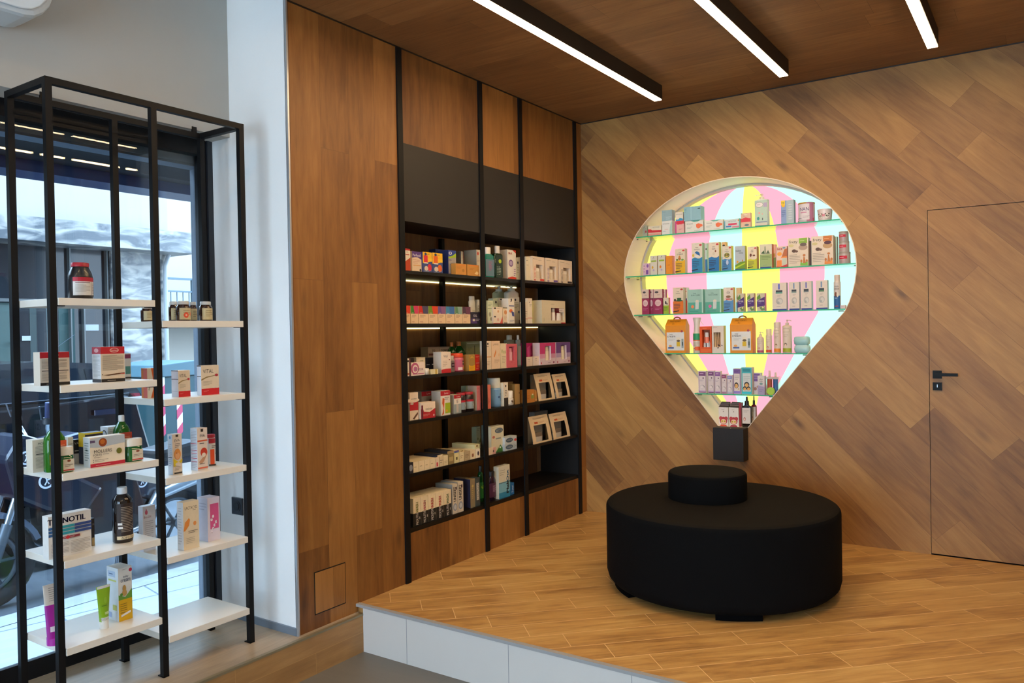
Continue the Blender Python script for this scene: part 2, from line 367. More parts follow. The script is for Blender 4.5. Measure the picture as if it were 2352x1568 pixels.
# shop window
w = struct(G().box(-0.63, -0.622, -8.9, Y_REV-0.05, Z_LEDGE+0.06, 2.30, glassmat('window_glass', (0.93, 0.97, 0.98, 1))), 'window_1')
wf = dull(C('101215', 0.4, var=0.08), 0.25)
g = G()
g.box(-0.655, -0.595, -9, Y_REV, 2.298, 2.372, wf).box(-0.655, -0.595, Y_REV-0.058, Y_REV, Z_LEDGE, 2.30, wf).box(-0.595, -0.583, Y_REV-0.03, Y_REV, Z_LEDGE, 2.372, C('202329', 0.3))
g.box(-0.66, -0.59, -9, Y_REV, Z_LEDGE, Z_LEDGE+0.062, wf).box(-0.585, -0.60, -9, Y_REV, Z_LEDGE+0.062, Z_LEDGE+0.08, wf)
g.build('window_frame', w)
w2 = struct(G().box(0.2, 3.4, -9.03, -9.02, Z_LOW, 2.7, glassmat('window_glass')), 'added_window_2')  # added glazing behind the camera, lets daylight onto the riser and back wall
G().box(1.75, 1.81, -9.05, -9, Z_LOW, 2.7, wf).build('mullion', w2)

# power socket on the reveal
t = thing('power_socket', 'dark grey wall socket on the white reveal beside the black shelf rack', 'socket', (-0.435, Y_REV, 0.527))
sk = C('2c3036', 0.35)
g = G().box(-0.043, 0.043, -0.009, 0, -0.043, 0.043, sk); g.build('cover_plate', t, bevel=0.003)
g = G(); g.prism(arcpts(0, 0, 0.021, 0.021, 0, 345, 23), 'y', -0.0145, -0.0092, C('17191c', 0.4)); g.prism(arcpts(0, 0, 0.029, 0.029, 0, 345, 23), 'y', -0.0115, -0.0092, sk); g.build('socket_insert', t)
# access panel in the left wall
t = thing('access_panel', 'square flush wooden access panel low in the upright boards', 'panel', (0, -2.61, 0.13))
g = G().box(0.0002, 0.0014, -0.102, 0.102, -0.104, 0.104, C('120d09')); g.build('shadow_gap', t)
g = G().box(0.0006, 0.003, -0.0975, 0.0975, -0.0985, 0.0985, wood_left); g.build('panel', t)
# wall mounted air conditioner on the bulkhead
t = thing('air_conditioner', 'rounded pale grey air conditioner on the wall above the shop window', 'air conditioner', (-0.44, -4.3, 2.6))
prof = arcpts(0.45, 0.17, 0.12, 0.17, -90, 90, 10); prof = [(y, z) for y, z in prof] + [(-0.45, 0.34), (-0.45, 0.0)]
g = G(); g.prism(prof, 'x', 0.0, 0.2, C('c9d2d6', 0.4, var=0.02)); o = g.build('casing', t, bevel=0.02)
prof = [(y*0.96, z*0.9+0.02) for y, z in prof]
g = G(); g.prism(prof, 'x', 0.2, 0.212, C('d7dfe3', 0.35, var=0.02)); g.build('front_cover', t, bevel=0.004)
# linear ceiling lights
EL = emit('led_diffuser', LAMP_COL, LAMP)
def lamp(x, y0, y1, z, label, group='linear ceiling lights'):
    t = thing('linear_ceiling_light', label, 'ceiling light', (x, y1, z), 0, group)
    L = y0-y1
    m = C('1b1714', 0.5)
    g = G().box(-0.028, -0.024, L, 0, -0.09, 0, m).box(0.024, 0.028, L, 0, -0.09, 0, m).box(-0.024, 0.024, L, L+0.004, -0.09, 0, m).box(-0.024, 0.024, -0.004, 0, -0.09, 0, m).box(-0.024, 0.024, L+0.004, -0.004, -0.02, 0, m)
    g.build('housing', t)
    g = G().box(-0.024, 0.024, L+0.004, -0.004, -0.094, -0.086, EL); g.build('diffuser', t)
lamp(0.857, -3.1, -0.505, H, 'black linear ceiling light nearest the shelving, its lit tube the longest in view')
lamp(1.655, -3.1, -0.505, H, 'middle one of the three black linear ceiling lights, ending above the balloon niche')
lamp(2.437, -3.1, -0.505, H, 'black linear ceiling light furthest right, above the flush door')
for x in (1.0, 3.4):  # added lamps, out of view, to brighten the room
    lamp(x, -8.4, -4.6, 3.5, 'added black linear light, out of view on the high white ceiling, %s the window' % ('near' if x < 2 else 'away from'), 'added linear lights out of view')

# shelving niche in the left wall
SH = [1.728, 1.433, 1.14, 0.89, 0.597, 0.295]
t = thing('wall_shelving', 'black metal shelving built floor to ceiling into the wooden wall', 'shelving', (0, YC0, 0))
T = lambda y: y-YC0
PY = (-2.043, -1.297, -0.845, -0.106)
for y in PY:
    G().box(0.0, 0.01, T(y)-0.02, T(y)+0.02, 0.0, H-0.006, black_metal).build('post', t)
for y in PY[1:3]:
    G().box(-DC+0.001, -DC+0.03, T(y)-0.014, T(y)+0.014, ZC0, ZC1-0.44, black_metal).build('rear_post', t)
bm_sh = dull(C('141210', 0.4, var=0.08), 0.3)
for k, z in enumerate(SH):
    for a, b in zip(PY[:-1], PY[1:]):
        th = 0.018 if k < 5 else 0.03
        G().box(-DC+0.001, -0.003, T(a)+0.004, T(b)-0.004, z-th, z, bm_sh).build('shelf', t)
for a, b in zip(PY[:-1], PY[1:]):
    G().box(-DC+0.001, 0.001, T(a)+0.004, T(b)-0.004, 2.0, ZC1, black_panel).build('valance_panel', t)
G().box(-DC+0.001, -0.001, T(YC1)-0.014, T(YC1)-0.001, ZC0, 2.0, C('161616', 0.5)).build('end_panel', t)
G().box(-DC+0.001, -0.001, 0.001, 0.012, ZC0, 2.0, C('161616', 0.5)).build('end_panel', t)
ELS = emit('led_strip', (1.0, 0.93, 0.45), 2.6)
for z, a, b in ((SH[0], -1.99, -1.32), (SH[0], -1.27, -0.87), (SH[0], -0.82, -0.42), (SH[1], -1.99, -1.32), (SH[1], -1.27, -0.87), (SH[1], -0.82, -0.13)):
    G().box(-DC+0.002, -DC+0.008, T(a), T(b), z-0.027, z-0.0195, ELS).build('light_strip', t)

# glass shelves of the balloon niche
gl = glassmat('shelf_glass', (0.86, 0.98, 0.94, 1), 0.0, 1.3); ge = C('35b487', 0.15, var=0.1)
BZ = [2.055, 1.771, 1.487, 1.206, 0.926]
for k, z in enumerate(BZ):
    h = hw(z)-0.004
    nm = ('topmost', 'second from top', 'middle', 'fourth from top', 'lowest and shortest')[k]
    t = thing('glass_shelf', f'green-edged glass shelf in the balloon niche, {nm}', 'shelf', (XC, 0.005, z), 0, 'glass shelves of the balloon niche')
    G().box(-h, h, 0.002, BN-0.08, -0.007, 0, gl).build('glass_pane', t)
    G().box(-h, h, 0.0, 0.002, -0.008, 0, ge).build('front_edge', t)
    for sx in (-1, 1):
        hh = hw(z-0.03)
        for y in (0.04, 0.2):
            G().tube([(sx*(hh+0.012), y, -0.014), (sx*(hh-0.02), y, -0.014)], 0.004, C('8a8a86', 0.3, metal=0.9), 6).build('shelf_pin', t)

# round black pouf
fab = dull(C('0c0d0e', 0.92, var=0.25, scale=220, bump=0.3), 0.1)
fabt = dull(C('110f0c', 0.85, var=0.2, scale=220, bump=0.3), 0.15)
t = thing('round_pouf', 'large round black fabric pouf on the platform under the balloon', 'pouf', (1.462, -1.165, 0))
def roundcyl(R, z0, z1, r1, r0, mt, ms, seg=72):
    g = G()
    pr = [(R-r0+r0*sin(radians(a)), z0+r0-r0*cos(radians(a))) for a in (0, 30, 60, 90)]
    pr += [(R-r1+r1*cos(radians(a)), z1-r1+r1*sin(radians(a))) for a in (0, 22, 45)]
    g.loft([(z, r, r) for r, z in pr], ms, seg=seg, caps=False)
    p2 = [(R-r1+r1*cos(radians(a)), z1-r1+r1*sin(radians(a))) for a in (45, 68, 90)] + [(R*0.6, z1+0.004), (R*0.3, z1+0.006), (0.001, z1+0.006)]
    g.loft([(z, r, r) for r, z in p2], mt, seg=seg, caps=False)
    g.add([(0.99*(R-r0)*cos(2*pi*i/seg), 0.99*(R-r0)*sin(2*pi*i/seg), z0) for i in range(seg)], [tuple(range(seg))], ms)
    return g
roundcyl(0.608, 0.022, 0.447, 0.03, 0.06, fabt, fab).build('seat', t)
g = roundcyl(0.21, 0.445, 0.60, 0.022, 0.005, fabt, fab)
g.v = [(x-0.077, y+0.025, z) for x, y, z in g.v]; g.build('centre_cushion', t)
for a in (-62, -135, 20, 100, 170):
    g = G(); a0, a1 = radians(a-11), radians(a+11)
    pts = [(0.57*cos(a0+(a1-a0)*i/6), 0.57*sin(a0+(a1-a0)*i/6)) for i in range(7)] + [(0.5*cos(a1-(a1-a0)*i/6), 0.5*sin(a1-(a1-a0)*i/6)) for i in range(7)]
    g.prism(pts, 'z', 0, 0.03, dull(C('08080a', 0.9), 0.05)); g.build('foot', t)
# black box under the niche
t = thing('balloon_basket_box', 'small black box on the wall under the balloon niche, like its basket', 'box', (1.145, 0, 0.485))
bb = C('1b1918', 0.6, var=0.08)
G().box(-0.105, 0.105, -0.1, 0, 0, 0.218, bb).build('box_body', t, bevel=0.002)
G().loft([(0, 0.0035, 0.0035), (0.002, 0.003, 0.003)], C('b0b0ae', 0.3, metal=0.9), seg=10, cx=0.015, cy=-0.09).build('screw_head', t).location = (0, 0, 0.218)
# ================================================================== display rack in the window
RX0, RX1 = -0.445, -0.122
t = thing('display_rack', 'tall black metal display rack with white boards in front of the shop window', 'rack', (-0.28, -3.42, Z_LEDGE))
RL = lambda x, y, z: (x+0.28, y+3.42, z-Z_LEDGE)
def rb(g, x0, x1, y0, y1, z0, z1, m):
    a = RL(x0, y0, z0); b = RL(x1, y1, z1); return g.box(a[0], b[0], a[1], b[1], a[2], b[2], m)
RYS = (-3.83, -3.412, -2.98)
for y in RYS:
    for x in (RX1-0.0125, RX0+0.0125):
        rb(G(), x-0.0125, x+0.0125, y-0.0125, y+0.0125, Z_LEDGE, 2.33, black_metal).build('post', t)
        rb(G(), x-0.03, x+0.0125, y-0.0125, y+0.0125, Z_LEDGE, Z_LEDGE+0.004, black_metal).build('foot_plate', t)
for x in (RX1-0.0125, RX0+0.0125):
    rb(G(), x-0.0125, x+0.0125, RYS[0]-0.0125, RYS[2]+0.0125, 2.33, 2.355, black_metal).build('top_rail', t)
for y in (RYS[0], RYS[2]):
    rb(G(), RX0+0.025, RX1-0.025, y-0.0125, y+0.0125, 2.33, 2.355, black_metal).build('top_rail', t)
for y in (-3.70, -3.01):
    rb(G(), RX0+0.001, RX0+0.01, y-0.012, y+0.012, 2.355, 2.385, black_metal).build('wall_bracket', t)
RS = {'L': [1.533, 1.204, 0.873, 0.543, 0.214], 'R': [1.448, 1.118, 0.787, 0.455, 0.124]}
board = C('e3ddd0', 0.35, var=0.015, scale=8)
for side, (a, b) in (('L', (-3.815, -3.427)), ('R', (-3.397, -2.995))):
    for z in RS[side]:
        bo = rb(G(), RX0+0.012, RX1+0.004, a, b, z-0.028, z, board).build('shelf_board', t, bevel=0.0015)
        for y0, y1 in ((a, a+0.03), (b-0.03, b)):
            rb(G(), RX1-0.03, RX1-0.008, y0, y1, z-0.031, z-0.028, black_metal).build('shelf_bracket', t)

# ================================================================== the street outside
Z_PAV, Z_ROAD = -0.25, -0.35
pav = plank('pavement_slabs', (0.2, 0.98, 0), (0.98, -0.2, 0), 1.1, 0.62, 'half', ('7a7f83', '919597', 'a1a4a5'), '5d6268', 0.012, 0.75, knots=0, grain=0.5, contrast=0.3)
struct(G().box(-2.0, -0.66, -12, 9, Z_PAV-0.3, Z_PAV, pav), 'floor_pavement')
struct(G().box(-2.18, -2.0, -12, 9, Z_ROAD-0.2, Z_PAV+0.004, C('8d8e90', 0.85, var=0.3, scale=9, bump=0.4)), 'trim_9')
struct(G().box(-16, -2.18, -12, 14, Z_ROAD-0.2, Z_ROAD, C('54585c', 0.7, var=0.35, scale=7, bump=0.5)), 'floor_road')
struct(G().box(-7.5, -6.3, -12, 2.0, Z_ROAD-0.05, Z_PAV, C('a9a9a6', 0.85, var=0.2, scale=6)), 'floor_far_pavement')
conc = C('555d66', 0.85, var=0.18, scale=40)
g = G().box(-0.76, -0.66, Y_REV+0.01, 3, Z_PAV, 5, conc).box(-0.76, -0.66, -9, Y_REV+0.01, 2.262, 5, C('66717a', 0.9, var=0.1, scale=30))
g.box(-0.76, -0.664, -9, Y_REV+0.01, 2.25, 2.262, conc)
g.box(-0.76, -0.664, Y_REV-0.012, Y_REV+0.01, Z_PAV, 2.262, conc)
struct(g, 'wall_outer_surround')
struct(G().box(-0.80, -0.66, -9, Y_REV+0.01, Z_PAV, Z_LEDGE, conc), 'trim_10')
t = thing('awning_cassette', 'dark blue folded awning box outside above the shop window', 'awning', (-0.96, -3, 2.16))
G().box(-0.16, 0.0, -6, 0.62, 0.075, 0.24, C('0c0e14', 0.5)).build('cassette', t)
G().box(-0.30, -0.10, -6, 0.62, 0.02, 0.075, C('27335c', 0.5, coat=0.3)).build('front_bar', t)

# building opposite
plaster = C('7f7b72', 0.9, var=0.06, scale=30, bump=1.2)
smooth = C('958f85', 0.85, var=0.03, scale=3)
def marble():
    m, nt, b = newmat('grey_white_marble'); tcn = N(nt, 'ShaderNodeTexCoord'); no = N(nt, 'ShaderNodeTexNoise', i_Scale=2.6, i_Detail=8.0, i_Distortion=1.6)
    mp = N(nt, 'ShaderNodeMapping'); mp.inputs['Rotation'].default_value = (0.7, 0, 0); mp.inputs['Scale'].default_value = (1, 0.7, 2.4)
    nt.links.new(tcn.outputs['Object'], mp.inputs[0]); nt.links.new(mp.outputs[0], no.inputs['Vector'])
    cr = N(nt, 'ShaderNodeValToRGB'); e = cr.color_ramp.elements; e[0].position = 0.38; e[0].color = lin('43474b'); e[1].position = 0.62; e[1].color = lin('918c84')
    x = e.new(0.5); x.color = lin('706f6c')
    nt.links.new(no.outputs[0], cr.inputs[0]); nt.links.new(cr.outputs[0], b.inputs['Base Color']); b.inputs['Roughness'].default_value = 0.35
    return m
mar = marble()
t = thing('shop_building', 'white plastered building across the street with marble fascia and dark shopfront', 'building', (-7.5, 0, Z_PAV))
zz = lambda z: z-Z_PAV
G().box(-6, 0, -12, 1.3, zz(3.42), zz(4.1), plaster).build('upper_wall', t)
G().box(-6, 0.05, -12, 1.3, zz(2.86), zz(3.42), smooth).build('plain_band', t)
G().box(-0.5, 0.42, -12, 1.5, zz(2.57), zz(2.86), mar).build('marble_fascia', t)
g = G().box(-0.5, 0.0, 0.5, 1.3, 0, zz(2.57), mar); g.build('marble_pillar', t)
G().box(-6, -0.5, -12, 1.3, 0, zz(2.86), C('55565a', 0.9)).build('rear_wall', t)
sg = dull(C('1c1f23', 0.12, var=0.1), 0.3)
sf = G().box(-0.16, -0.12, -12, 0.5, 0, zz(2.57), sg).build('shop_window', t)
for y0, y1, c in ((-1.7, -1.2, '1f3330'), (-0.85, -0.62, '2b403c'), (-0.5, -0.42, '1c2c2b'), (-0.30, -0.22, '46504f'), (-0.15, 0.05, '1b3836'), (-2.6, -2.2, '3a3f42')):
    G().box(-0.12, -0.115, y0, y1, 0, zz(1.85), C(c, 0.7)).build('curtain', sf)
fr = C('4c4e4d', 0.4, metal=0.3)
for z in (1.88,): G().box(-0.12, -0.06, -12, 0.5, zz(z)-0.02, zz(z)+0.02, fr).build('window_rail', t)
for y, z1 in ((0.47, 2.57), (-0.02, 2.57), (0.15, 1.88), (-1.9, 1.88), (-3.9, 2.57)):
    G().box(-0.12, -0.05, y-0.009, y+0.009, 0, zz(z1), fr).build('window_post', t)
g = G(); g.tube([(-0.1, -0.72, zz(1.36)), (-0.04, -0.72, zz(1.36)), (-0.04, -0.72, zz(1.06)), (-0.1, -0.72, zz(1.06))], 0.018, C('8a8e8e', 0.25, metal=0.8)); g.build('door_handle', t)
for y0, y1, z0, z1 in ((0.18, 0.36, 1.5, 1.58), (-0.60, -0.5, 1.38, 1.44)):
    G().box(-0.11, -0.1, y0, y1, zz(z0), zz(z1), C('8f9394', 0.5)).build('door_sign', t)
g = G(); g.tube([(0.06, 1.24, zz(0.2)), (0.06, 1.24, zz(2.4)), (0.06, 1.3, zz(2.57))], 0.03, C('8a8e90', 0.5)); g.build('drain_pipe', t)
# farther house with a balcony
t = thing('far_house', 'white house beyond the street corner with a railed balcony', 'building', (-12, 3, Z_ROAD))
g = G().box(-4, 0, -1.2, 9, 0, 6, smooth); g.build('wall', t)
b = G().box(0, 1.0, 0.5, 7, 1.93, 2.2, smooth).build('balcony', t)
rm = C('3d5560', 0.5)
g = G().box(0.96, 1.0, 0.5, 7, 2.86, 2.9, rm).box(0.96, 1.0, 0.5, 7, 2.62, 2.65, rm)
for i in range(20): g.box(0.97, 0.985, 0.6+i*0.13, 0.615+i*0.13, 2.2, 2.63, rm)
for y in (1.05, 3.1): g.box(0.95, 1.01, y, y+0.06, 1.95, 2.88, rm)
g.build('balcony_railing', b)
g = G(); g.tube([(0.05, -0.6, 5), (0.05, -0.5, 2.4), (0.25, -0.25, 1.9), (0.6, 0.7, 0.95)], 0.05, C('a0a4a6', 0.5)); g.build('hanging_pipe', t)
# waste container
t = thing('waste_container', 'green waste container with red and white stripes standing in the street', 'container', (-5.2, 0.05, Z_ROAD))
gc = C('1a4147', 0.5, var=0.08, scale=4); gl2 = C('46636b', 0.5, var=0.05)
g = G(); g.prism([(-0.36, 0.12), (0.52, 0.12), (0.56, 1.30), (-0.40, 1.30)], 'x', -0.9, 0.0, gc); g.build('bin_body', t, bevel=0.01)
g = G(); g.prism([(-0.43, 1.30), (0.60, 1.30), (0.55, 1.42), (0.1, 1.47), (-0.38, 1.43)], 'x', -0.92, 0.02, gl2); g.build('lid', t, bevel=0.01)
for y in (-0.27, 0.42):
    G().loft([(0, .1, .03), (0.0, .1, .03), (0.2, 0.1, 0.03)], C('1b1c1e', 0.7), cx=-0.15, cy=y).build('wheel', t)
red = C('c43a5c', 0.5); wht = C('e8eaec', 0.5)
for y in (-0.33, -0.12):
    for k in range(6):
        z = 1.25-0.11*k
        g = G(); g.prism([(y, z), (y+0.07, z+0.08), (y+0.07, z-0.03), (y, z-0.11)], 'x', 0.0005, 0.004, red if k % 2 else wht); g.build('warning_stripe', t)
# parked car
t = thing('parked_car', 'dark blue parked hatchback seen through the shop window', 'car', (-3.35, -3.4, Z_ROAD))
cp = C('06080e', 0.22, var=0.1, coat=0.15, scale=10)
Y = lambda y: y+3.4; Zr = lambda z: z-Z_ROAD
body = [(-4.9, -0.12), (-4.95, 0.35), (-4.6, 0.62), (-3.9, 0.80), (-3.2, 0.86), (-2.4, 0.89), (-1.75, 0.93), (-1.62, 0.90), (-1.57, 0.7), (-1.50, 0.45), (-1.50, 0.1), (-1.60, -0.1), (-1.85, -0.12)]
wheelarch = lambda c, r: [(c+r*cos(radians(a)), -0.12+r*0.95*sin(radians(a))) for a in range(0, 181, 20)]
body2 = body + wheelarch(-2.30, 0.36) + wheelarch(-4.15, 0.36)
g = G()
def shell(pts, xa, xb, ins, m):
    cyy = sum(p[0] for p in pts)/len(pts); czz = sum(p[1] for p in pts)/len(pts)
    n = len(pts); rings = []
    for x, k in ((xa, 0.965), (xa-0.05, 0.99), (xa-0.16, 1.0), (xb+0.16, 1.0), (xb+0.05, 0.99), (xb, 0.965)):
        rings.append([(x+3.35, Y(cyy+(p[0]-cyy)*k), Zr(czz+(p[1]-czz)*k)) for p in pts])
    vs_ = [v for r in rings for v in r]; fs = [(k*n+i, k*n+(i+1) % n, (k+1)*n+(i+1) % n, (k+1)*n+i) for k in range(5) for i in range(n)]
    g.add(vs_, fs, m, False); g.add(rings[0], [tuple(range(n))], m); g.add(rings[-1], [tuple(range(n))], m)
shell(body2, -3.30, -5.0, 0.1, cp); g.build('car_body', t)
ghl = [(-4.1, 0.82), (-3.5, 1.10), (-3.0, 1.19), (-2.3, 1.215), (-1.85, 1.18), (-1.66, 1.10), (-1.58, 0.9)]
def house(g, pts, x0, x1, zt, m, tuck=0.14):
    n = len(pts); f = lambda p, s: ((x0 if s else x1)+3.35 + (-1 if s else 1)*tuck*max(0, (p[1]-0.9)/0.3), Y(p[0]), Zr(p[1]))
    vs_ = [f(p, 1) for p in pts]+[f(p, 0) for p in pts]
    g.add(vs_, [tuple(range(n)), tuple(range(n, 2*n))] + [(i, (i+1) % n, n+(i+1) % n, n+i) for i in range(n)], m)
g = G(); house(g, ghl, -3.34, -4.96, 0, cp); g.build('car_roof', t)
cg = dull(C('0c131b', 0.1, var=0.1), 0.35)
for pts in ([(-3.75, 0.92), (-3.40, 1.08), (-3.0, 1.145), (-2.72, 1.16), (-2.72, 0.92)], [(-2.66, 0.92), (-2.66, 1.16), (-2.3, 1.165), (-2.05, 1.15), (-2.05, 0.93)], [(-2.0, 0.94), (-2.0, 1.145), (-1.86, 1.125), (-1.72, 1.03), (-1.70, 0.95)]):
    g = G(); n = len(pts); g.add([(-3.333+3.35-0.14*max(0, (p[1]-0.9)/0.3), Y(p[0]), Zr(p[1])) for p in pts], [tuple(range(n))], cg); o = g.build('side_window', t)
    s_ = o.modifiers.new('s', 'SOLIDIFY'); s_.thickness = 0.01; s_.offset = 1
ch = C('1e2430', 0.4)
g = G(); g.tube([(0.02, Y(-3.8), Zr(0.905)), (0.02, Y(-1.7), Zr(0.93))], 0.006, ch); g.build('belt_moulding', t)
g = G(); g.loft([(-0.02, 0.02, 0.10), (0.02, 0.02, 0.10)], C('141c34', 0.2, coat=0.5), n=2.5, cx=0.075, cy=Y(-1.92)); g.v = [(x, y, z+Zr(0.80)) for x, y, z in g.v]; g.build('door_handle', t)
g = G(); g.prism([(Y(-1.64), Zr(0.87)), (Y(-1.60), Zr(0.86)), (Y(-1.63), Zr(0.93)), (Y(-1.68), Zr(0.93))], 'x', -0.03, 0.052, C('a32434', 0.15, coat=1.0)); g.build('tail_light', t)
g = G(); g.tube([(-0.35, Y(-2.25), Zr(1.2)), (-0.33, Y(-1.95), Zr(1.42))], 0.002, C('3a444e', 0.4)); g.build('aerial', t)
for yc in (-2.30, -4.15):
    o = G().loft([(-0.1, .33, .33), (0.09, .33, .33), (0.1, .30, .30)], C('17181a', 0.7), seg=28).build('car_wheel', t); o.rotation_euler = (0, pi/2, 0); o.location = (-0.06, Y(yc), 0.33)
    G().loft([(0.1, .20, .20), (0.112, .18, .18)], C('8f959c', 0.3, metal=0.8), seg=20).build('hub_cap', o)
# motorcycle
t = thing('motorcycle', 'dark blue motorcycle parked on its side stand at the kerb', 'motorcycle', (-2.7, -2.6, Z_ROAD))
Y = lambda y: y+2.6
mb = C('0e1430', 0.25, var=0.1, coat=0.3, scale=8); bk = C('121317', 0.5); sv = C('a7b0b8', 0.25, metal=0.9); gr = C('5b646c', 0.4, metal=0.5)
def wheel(y, r):
    g = G(); R1 = r-0.055
    pts = [(0, Y(y)+R1*cos(a), Zr(-0.05)+R1*sin(a)) for a in [2*pi*i/32 for i in range(33)]]
    g.tube(pts, 0.055, C('15161a', 0.75), 10); o = g.build('tyre', t)
    g = G(); pts = [(0, Y(y)+(R1-0.06)*cos(a), Zr(-0.05)+(R1-0.06)*sin(a)) for a in [2*pi*i/32 for i in range(33)]]
    g.tube(pts, 0.018, gr, 8)
    for i in range(6):
        a = 2*pi*i/6; g.tube([(0, Y(y)+0.03*cos(a), Zr(-0.05)+0.03*sin(a)), (0, Y(y)+(R1-0.06)*cos(a), Zr(-0.05)+(R1-0.06)*sin(a))], 0.012, gr, 6)
    g.tube([(-0.06, Y(y), Zr(-0.05)), (0.06, Y(y), Zr(-0.05))], 0.035, gr, 10); g.build('wheel_rim', o)
wheel(-3.04, 0.30); wheel(-1.72, 0.30)
g = G(); a_ = [(Y(-3.04)+0.33*cos(radians(a)), Zr(-0.05)+0.33*sin(radians(a))) for a in range(20, 151, 10)]; b_ = [(Y(-3.04)+0.295*cos(radians(a)), Zr(-0.05)+0.295*sin(radians(a))) for a in range(150, 19, -10)]
g.prism(a_+b_, 'x', -0.065, 0.065, C('5c6a80', 0.3, coat=0.5)); g.build('front_mudguard', t)
for sx in (-0.1, 0.1):
    g = G(); g.tube([(sx, Y(-3.04), Zr(-0.05)), (sx, Y(-2.95), Zr(0.2))], 0.034, gr); g.tube([(sx, Y(-2.95), Zr(0.2)), (sx, Y(-2.80), Zr(0.64))], 0.024, sv); g.build('fork_tube', t)
    hb = [(sx*0.3, Y(-2.72), Zr(0.68)), (sx*1.5, Y(-2.70), Zr(0.70)), (sx*1.9, Y(-2.735), Zr(0.80)), (sx*2.1, Y(-2.74), Zr(0.86))]
    g = G(); g.tube(hb, 0.012, sv); o = g.build('handlebar', t)
    g = G(); g.tube([hb[-1], (sx*2.3, Y(-2.745), Zr(0.97))], 0.019, C('1f2a50', 0.6)); g.tube([(sx*2.08, Y(-2.74), Zr(0.83)), (sx*2.13, Y(-2.74), Zr(0.87))], 0.03, bk); g.build('grip', o)
    g = G(); g.tube([(sx*2.1, Y(-2.78), Zr(0.86)), (sx*2.3, Y(-2.80), Zr(0.95))], 0.005, C('3a4048', 0.5), 6); g.build('brake_lever', o)
def blob(name, pts, hx, m, bev=0.03, x0=0):
    g = G(); g.prism([(Y(p[0]), Zr(p[1])) for p in pts], 'x', x0-hx, x0+hx, m); o = g.build(name, t, bevel=bev); return o
tank = blob('fuel_tank', [(-2.86, 0.42), (-2.84, 0.62), (-2.72, 0.70), (-2.5, 0.74), (-2.25, 0.66), (-2.12, 0.55), (-2.3, 0.42)], 0.14, mb)
fair = blob('side_fairing', [(-2.92, 0.36), (-2.98, 0.62), (-2.88, 0.78), (-2.74, 0.72), (-2.60, 0.5), (-2.35, 0.34), (-2.5, 0.16), (-2.74, 0.25)], 0.17, C('0a0e22', 0.3, coat=0.3))
blob('engine', [(-2.72, 0.25), (-2.6, 0.42), (-2.3, 0.46), (-2.1, 0.42), (-2.02, 0.1), (-2.2, -0.12), (-2.55, -0.12), (-2.7, 0.0)], 0.13, C('1a1b20', 0.45, metal=0.3, var=0.3, scale=30), 0.015)
blob('seat', [(-2.25, 0.52), (-2.22, 0.60), (-1.9, 0.54), (-1.62, 0.58), (-1.5, 0.56), (-1.6, 0.46), (-2.0, 0.44)], 0.13, bk)
blob('tail_fairing', [(-2.2, 0.44), (-2.2, 0.28), (-1.9, 0.14), (-1.75, 0.28), (-1.5, 0.34), (-1.38, 0.5), (-1.6, 0.48)], 0.12, C('141a2c', 0.3, coat=0.4))
g = G(); g.tube([(0.14, Y(-2.5), Zr(-0.08)), (0.16, Y(-2.1), Zr(0.0)), (0.17, Y(-1.95), Zr(0.22)), (0.17, Y(-1.6), Zr(0.3))], [0.022, 0.024, 0.045, 0.05], C('c6ccd0', 0.2, metal=0.9)); g.build('exhaust', t)
blob('rear_mudguard', [(-1.95, 0.2), (-1.6, 0.32), (-1.4, 0.2), (-1.42, 0.05), (-1.5, 0.12), (-1.7, 0.2), (-1.9, 0.12)], 0.06, bk, 0.01)
g = G(); g.tube([(0.1, Y(-2.2), Zr(0.0)), (0.26, Y(-2.36), Zr(-0.34))], 0.012, C('4a5058', 0.4, metal=0.6)); g.build('side_stand', t)
g = G(); g.tube([(0.12, Y(-2.6), Zr(0.42)), (0.16, Y(-2.56), Zr(0.2)), (0.15, Y(-2.62), Zr(0.05)), (0.12, Y(-2.75), Zr(-0.02))], 0.01, bk); g.build('brake_hose', t)
wt = C('e5e9ee', 0.4); dk = C('151a2c', 0.4)
def disc(g, cy, cz, r, x, m, seg=24, ri=0.0):
    if ri:
        vs_ = [(x, cy+r*cos(2*pi*i/seg), cz+r*sin(2*pi*i/seg)) for i in range(seg)]+[(x, cy+ri*cos(2*pi*i/seg), cz+ri*sin(2*pi*i/seg)) for i in range(seg)]
        g.add(vs_, [(i, (i+1) % seg, seg+(i+1) % seg, seg+i) for i in range(seg)], m)
    else: g.add([(x, cy+r*cos(2*pi*i/seg), cz+r*sin(2*pi*i/seg)) for i in range(seg)], [tuple(range(seg))], m)
for cy, cz, r, x in ((-2.74, 0.45, 0.05, 0.172), (-2.86, 0.62, 0.045, 0.172), (-2.05, 0.33, 0.045, 0.122)):
    g = G(); disc(g, Y(cy), Zr(cz), r, x, dk); disc(g, Y(cy), Zr(cz), r, x+0.001, wt, ri=r*0.74)
    g.tube([(x+0.002, Y(cy)-r*0.2, Zr(cz)-r*0.5), (x+0.002, Y(cy)+r*0.1, Zr(cz)+r*0.1), (x+0.002, Y(cy)-r*0.1, Zr(cz)+r*0.45)], r*0.09, wt, 4)
    g.tube([(x+0.002, Y(cy)+r*0.3, Zr(cz)-r*0.4), (x+0.002, Y(cy), Zr(cz)+r*0.1), (x+0.002, Y(cy)+r*0.4, Zr(cz)+r*0.2)], r*0.09, wt, 4); g.build('round_sticker', t)
